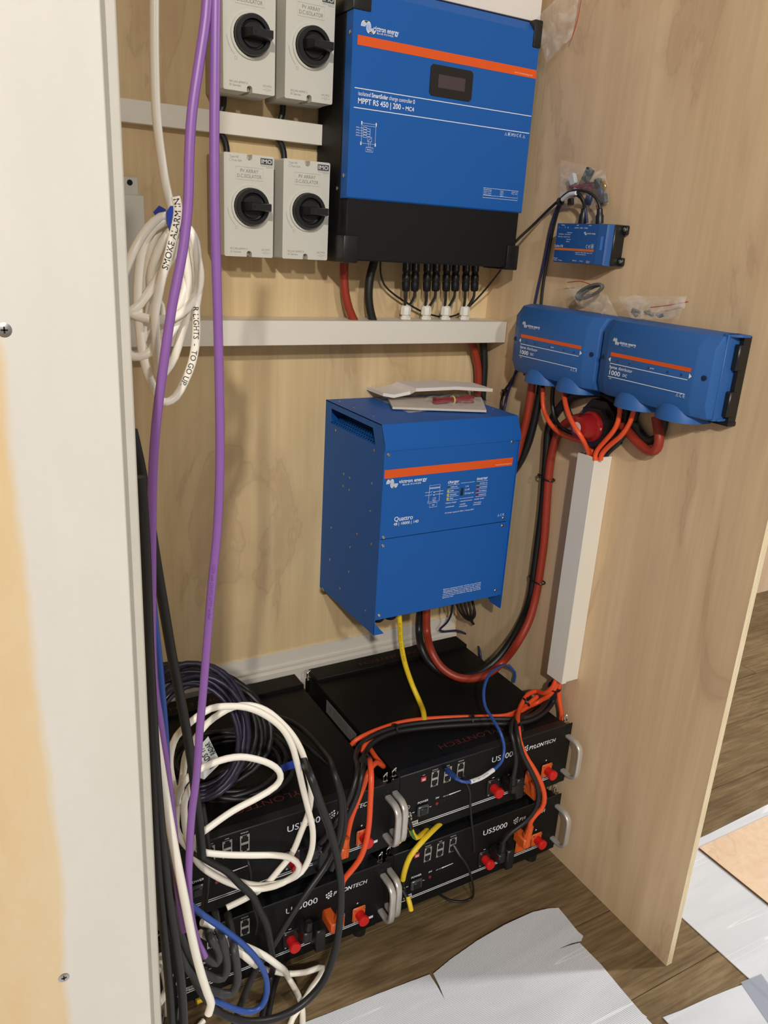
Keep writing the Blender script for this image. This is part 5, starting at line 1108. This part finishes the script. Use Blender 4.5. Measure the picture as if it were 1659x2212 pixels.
# dark cables on the left
cable('black_cable', 'thick black cable slanting down from behind the left post in front of the plywood', [(285,930,'y',-.66),(303,1010,'y',-.655),(322,1120),(338,1220),(355,1320),(372,1420),(390,1510),(405,1590),(416,1660),(424,1730),(432,1800),(436,1850)], .0072, BLACKR, 'y', -.65)
cable('blue_cable', 'blue cable descending along the left post behind the purple strand', [(322,1200),(333,1330),(343,1420),(350,1500),(356,1570),(360,1640),(362,1720),(364,1800),(372,1870),(395,1935),(430,1970),(480,2005),(530,2045),(560,2080),(574,2110),(576,2145),(566,2172),(545,2185),(515,2182),(480,2168),(450,2155)], .0050, BLUEC, 'y', -.69)
cable('black_cable', 'black cable running down tight behind the left post, outermost of two', [(303,1030),(312,1150),(318,1300),(322,1450),(328,1600),(334,1750),(342,1880),(352,1990),(362,2090),(368,2160),(372,2230)], .0062, BLACKR, 'y', -.80)
cable('black_cable', 'black cable running down beside the left post, inner of two', [(306,1100),(316,1250),(322,1400),(330,1550),(340,1700),(352,1830),(366,1950),(382,2050),(392,2130),(398,2230)], .0062, BLACKR, 'y', -.80)
cable('black_cable', 'long black cable making a big loop across the floor and over the left stack', [(330,1720),(345,1830),(362,1930),(385,2020),(412,2095),(440,2150),(480,2190),(540,2207),(600,2198),(650,2172),(695,2125),(722,2060),(735,1980),(736,1910),(728,1850),(712,1790),(692,1735),(672,1680),(655,1640,'y',-.60),(635,1600,'y',-.56),(605,1570,'z',.425),(560,1550,'z',.42),(510,1545,'z',.42)], .0068, BLACKR, 'y', -.66)
cable('grey_cable', 'glossy dark grey cable slanting across the lower left battery towards the gap', [(500,2230,'y',-.64),(528,2150,'y',-.635),(556,2090,'y',-.63),(590,2042,'y',-.625),(625,1985,'y',-.62),(665,1925,'y',-.615),(705,1868,'y',-.605),(728,1820,'y',-.60),(737,1770,'y',-.595),(735,1720,'y',-.585),(722,1670,'y',-.57),(700,1625,'z',.42),(665,1585,'z',.42),(630,1560,'z',.42),(590,1545,'z',.42)], .0058, BLACKR, 'y', -.64)
cable('black_cable', 'black cable crossing from the left pile over the white loops to the lower left battery', [(420,1840),(455,1862),(490,1882),(520,1912),(545,1935),(560,1965),(575,1995),(583,2030),(588,2070),(586,2110,'z',.02),(575,2160,'z',.01),(560,2225,'z',.01)], .0064, BLACKR, 'y', -.628)
cable('black_cable', 'black cable dropping from the left coil in front of the upper left battery', [(436,1740),(444,1790),(449,1840),(448,1890),(442,1950),(436,2000)], .0056, BLACKR, 'y', -.60)
for L, lb_ in (([(528,1848,'y',-.515),(536,1862,'y',-.535),(541,1885,'y',-.540),(541,1925,'y',-.535),(548,1960,'y',-.53),(556,1990,'y',-.53),(552,2018,'y',-.525)], 'thin black lead from the upper left battery port hanging down'),):
    cable('thin_black_lead', lb_, L, .0026, BLACKR, n=8)
DG = mat('dark_grey_sheath', (52, 52, 52), .5, var=.08)
for L_, w_ in (([(350,1800),(372,1890),(400,1980),(425,2040),(450,2072),(468,2080),(474,2066),(468,2045),(456,2030),(448,2005,-.64),(446,1980,-.60)], 'innermost'), ([(345,1830),(365,1930),(392,2020),(425,2085),(460,2112),(482,2112),(491,2092),(488,2060),(480,2030),(470,2005,-.66),(464,1970,-.61)], 'middle'), ([(340,1870),(360,1970),(390,2060),(425,2115),(465,2142),(498,2146),(512,2126),(512,2090),(506,2050),(499,2010,-.64),(492,1975,-.60)], 'outermost')):
    cable('dark_grey_cable', 'thick dark grey cable bent in a bight by the left stack, %s of three' % w_, L_, .0066, DG, 'y', -.70, group='dark grey cable bights')
cable('black_cable', 'black cable trailing over the floor under the lower left battery', [(640,2040,'z',.008),(610,2085,'z',.008),(590,2140,'z',.008),(575,2225,'z',.008)], .0056, BLACKR)
cable('black_cable', 'black cable dropping to the floor between post and dark grey bights', [(395,2100,'z',.05),(385,2160,'z',.03),(380,2230,'z',.01)], .0056, BLACKR)
cable('black_cable', 'black cable at the very foot of the left post', [(348,2060,'z',.12),(362,2120,'z',.06),(352,2190,'z',.02),(345,2230,'z',.01)], .0056, BLACKR)
# round coils of dark cable on the left stack
def coil_thing(label, c, ax1, ax2, r1, r2, n, rad, m, seed, name='coiled_cable', sp=.010):
    rr = random.Random(seed); mb = MB(); c = Vector(c); ax1 = Vector(ax1).normalized(); ax2 = Vector(ax2).normalized(); ax3 = ax1.cross(ax2)
    for i in range(n):
        a = r1*(1-.06*(i % 3)+rr.uniform(-.05,.05)); b = r2*(1-.06*(i % 3)+rr.uniform(-.05,.05)); o = ax3*((i//3)-.5*(n//3))*sp + ax1*rr.uniform(-.012,.012) + ax2*rr.uniform(-.010,.010); ph = rr.uniform(0, 6.28)
        mb.tube([c + o + ax1*(a*math.cos(k*.1963)) + ax2*(b*math.sin(k*.1963)) + ax3*.005*math.sin(2*k*.1963+ph) for k in range(32)], rad, 8, True)
    return tag(mb.build(name, m, smooth=60), label, 'cable', None)
cc = at(405, 1575, 'z', .465)
coil_thing('big tied coil of black cable standing on the left stack against the rail', at(385,1580,'y',-.33), (.85,-.35,-.1), (.25,.35,.9), .165, .115, 16, .0058, BLACKR, 3)
coil_thing('smaller coil of dark navy cable in front of the big black coil', at(418,1590,'y',-.47), (.85,-.3,-.2), (.2,.3,.92), .088, .112, 9, .0046, mat('dark_navy_sheath', (34, 30, 52), .42), 5)
coil_thing('loose coil of glossy black cable lying on the left stack', at(500,1650,'z',.41), (.9,-.4,0), (.35,.9,.12), .120, .095, 12, .0056, BLACKR, 9, sp=.009)
q = [at(x, y, 'y', -.60) for x, y in ((450,1591),(477,1648),(441,1684),(428,1679),(426,1618))]
n_ = (q[1]-q[0]).cross(q[2]-q[0]).normalized(); mb = MB()
mb.add([p + n_*d for d in (0, .0008) for p in q], [(4,3,2,1,0),(5,6,7,8,9)] + [(i,(i+1)%5,5+(i+1)%5,5+i) for i in range(5)], True)
fg = tag(mb.build('cable_flag', LABELW), 'silver flag with handwriting stuck on the navy cable coil', 'label')
a = at(462,1657,'y',-.6032); ex = (at(441,1622,'y',-.6032)-a).normalized(); ey = Vector((-ex.z, 0, ex.x))
mb = MB(Frame(a, ex, ey, (0,-1,0)))
text(mb, 'HEADS T/', 0, -.002, .0090, 0, .044, .02); mb.print_('handwriting', INK, fg); mb = MB(Frame(a, ex, ey, (0,-1,0))); text(mb, 'RADAR', .022, -.0135, .0085, 0, .026, .02)
mb.print_('handwriting', INK, fg)
for L, lb_ in (([(606,1662,'y',-.45),(622,1655,'y',-.45),(640,1650,'y',-.45),(655,1652,'y',-.45),(667,1660,'y',-.45)], 'blue strap of the cable coil on the left stack, showing between the white loops'), ([(480,1517,'y',-.30),(492,1510,'y',-.30),(505,1516,'y',-.30)], 'blue strap peeping over the back of the big black coil')):
    P = spline(pts(L), .006); mb = MB(); mb.loft([[p + Vector((0,.001*s1,.0085*s2)) for s1, s2 in ((-1,-1),(1,-1),(1,1),(-1,1))] for p in P]); tag(mb.build('blue_strap', TAPEB), lb_, 'strap')
cable('black_cable', 'black cable arching from the left coil over the back of the left stack', [(470,1530,'z',.43),(500,1512,'z',.43),(530,1508,'z',.43),(548,1520,'z',.42),(545,1545,'z',.41)], .0050, BLACKR)
cable('black_cable', 'black cable running from the coil along the left stack top and over its front', [(500,1530,'z',.44),(560,1545,'z',.44),(610,1575,'z',.43),(660,1610,'z',.42),(700,1645,'z',.415),(728,1680,'y',-.56),(742,1730,'y',-.575),(745,1780,'y',-.58),(735,1830,'y',-.585),(715,1880,'y',-.59)], .0050, BLACKR)

# white loops in front of the left stack
Z1 = lambda L: Q(L, 280, 1300, 2.86)
A_ = [(300,1240),(262,1100),(250,960),(290,830),(380,740),(500,660),(620,645),(720,652),(830,695),(940,780),(1000,880),(1035,1000),(1070,1150),(1105,1290),(1132,1420),(1120,1550),(1060,1670),(940,1735),(800,1752),(650,1720),(500,1650),(400,1560),(320,1470),(290,1400),(292,1290),(312,1190)]
B_ = [(328,1080),(350,940),(410,840),(480,750),(560,690),(640,650),(740,640),(840,670),(930,740),(1010,830),(1065,930),(1100,1050),(1120,1150),(1108,1290),(1060,1420),(1000,1560),(920,1660),(830,1760),(740,1820),(600,1890)]
C_ = [(1038,1670),(1045,1630),(1000,1585),(900,1566),(750,1566),(560,1560),(440,1540),(405,1500),(420,1450),(490,1395),(640,1290),(800,1205),(900,1140),(932,1092),(920,1042),(868,1002),(790,974),(680,958),(560,980),(400,1055),(330,1120),(296,1190)]
D_ = [(405,1105),(368,1160),(340,1230),(337,1310),(355,1450),(400,1578),(450,1640),(540,1700),(640,1745),(760,1775),(900,1755),(985,1715)]
L_ = Z1(D_ + C_ + A_ + B_)
off = [-.622]*len(D_) + [-.634]*len(C_) + [-.612]*len(A_) + [-.600]*len(B_)
P = [at(q[0], q[1], 'y', o) for q, o in zip(L_, off)]
mb = MB(); mb.tube(spline(P, .010), .0054, 12)
tag(mb.build('white_cable', WHITEC, smooth=60), 'white cable thrown in loose loops in front of the upper left battery', 'cable')
m, pw = multi('white_cable', 'white cable slanting from the left post across the dark cables to the floor', 'cable', [[(318,1480),(330,1560),(345,1650),(360,1740),(378,1840),(398,1940),(416,2030),(432,2095),(448,2145),(456,2168),(450,2190)]], .0062, WHITEC, 'y', -.765, n=12)
cable('white_cable', 'white cable arching over the floor before the lower left battery', pts([(432,2015),(462,2030),(500,2035),(560,2058),(600,2085),(625,2115,'z',.022),(642,2145,'z',.014),(652,2172,'z',.010),(654,2225,'z',.010)], 'y', -.66), .0058, WHITEC, n=12)
cable('white_cable', 'white cable with a sharp kink at its right end above the floor', pts([(436,1992),(455,1998),(480,2018),(505,2045),(540,2075),(580,2095,'z',.035),(620,2103,'z',.035),(660,2100,'z',.032),(697,2090,'z',.030),(690,2110,'z',.022),(672,2135,'z',.016),(655,2165,'z',.024),(632,2200,'z',.012),(622,2228,'z',.010)], 'y', -.66), .0058, WHITEC, n=12)
cable('white_cable', 'short white cable bit showing beside the left post low down', [(348,2065,'y',-.72),(345,2085,'y',-.74),(338,2098,'y',-.76)], .0056, WHITEC)
cable('white_cable', 'white cable curve in the dark beside the foot of the left post', [(366,2105,'y',-.74),(362,2135,'y',-.75),(352,2155,'y',-.76),(342,2168,'y',-.77)], .0056, WHITEC)
cable('white_cable', 'white cable end lying on the floor at the bottom edge of the photo', [(440,2205,'z',.01),(425,2222,'z',.01)], .0056, WHITEC)
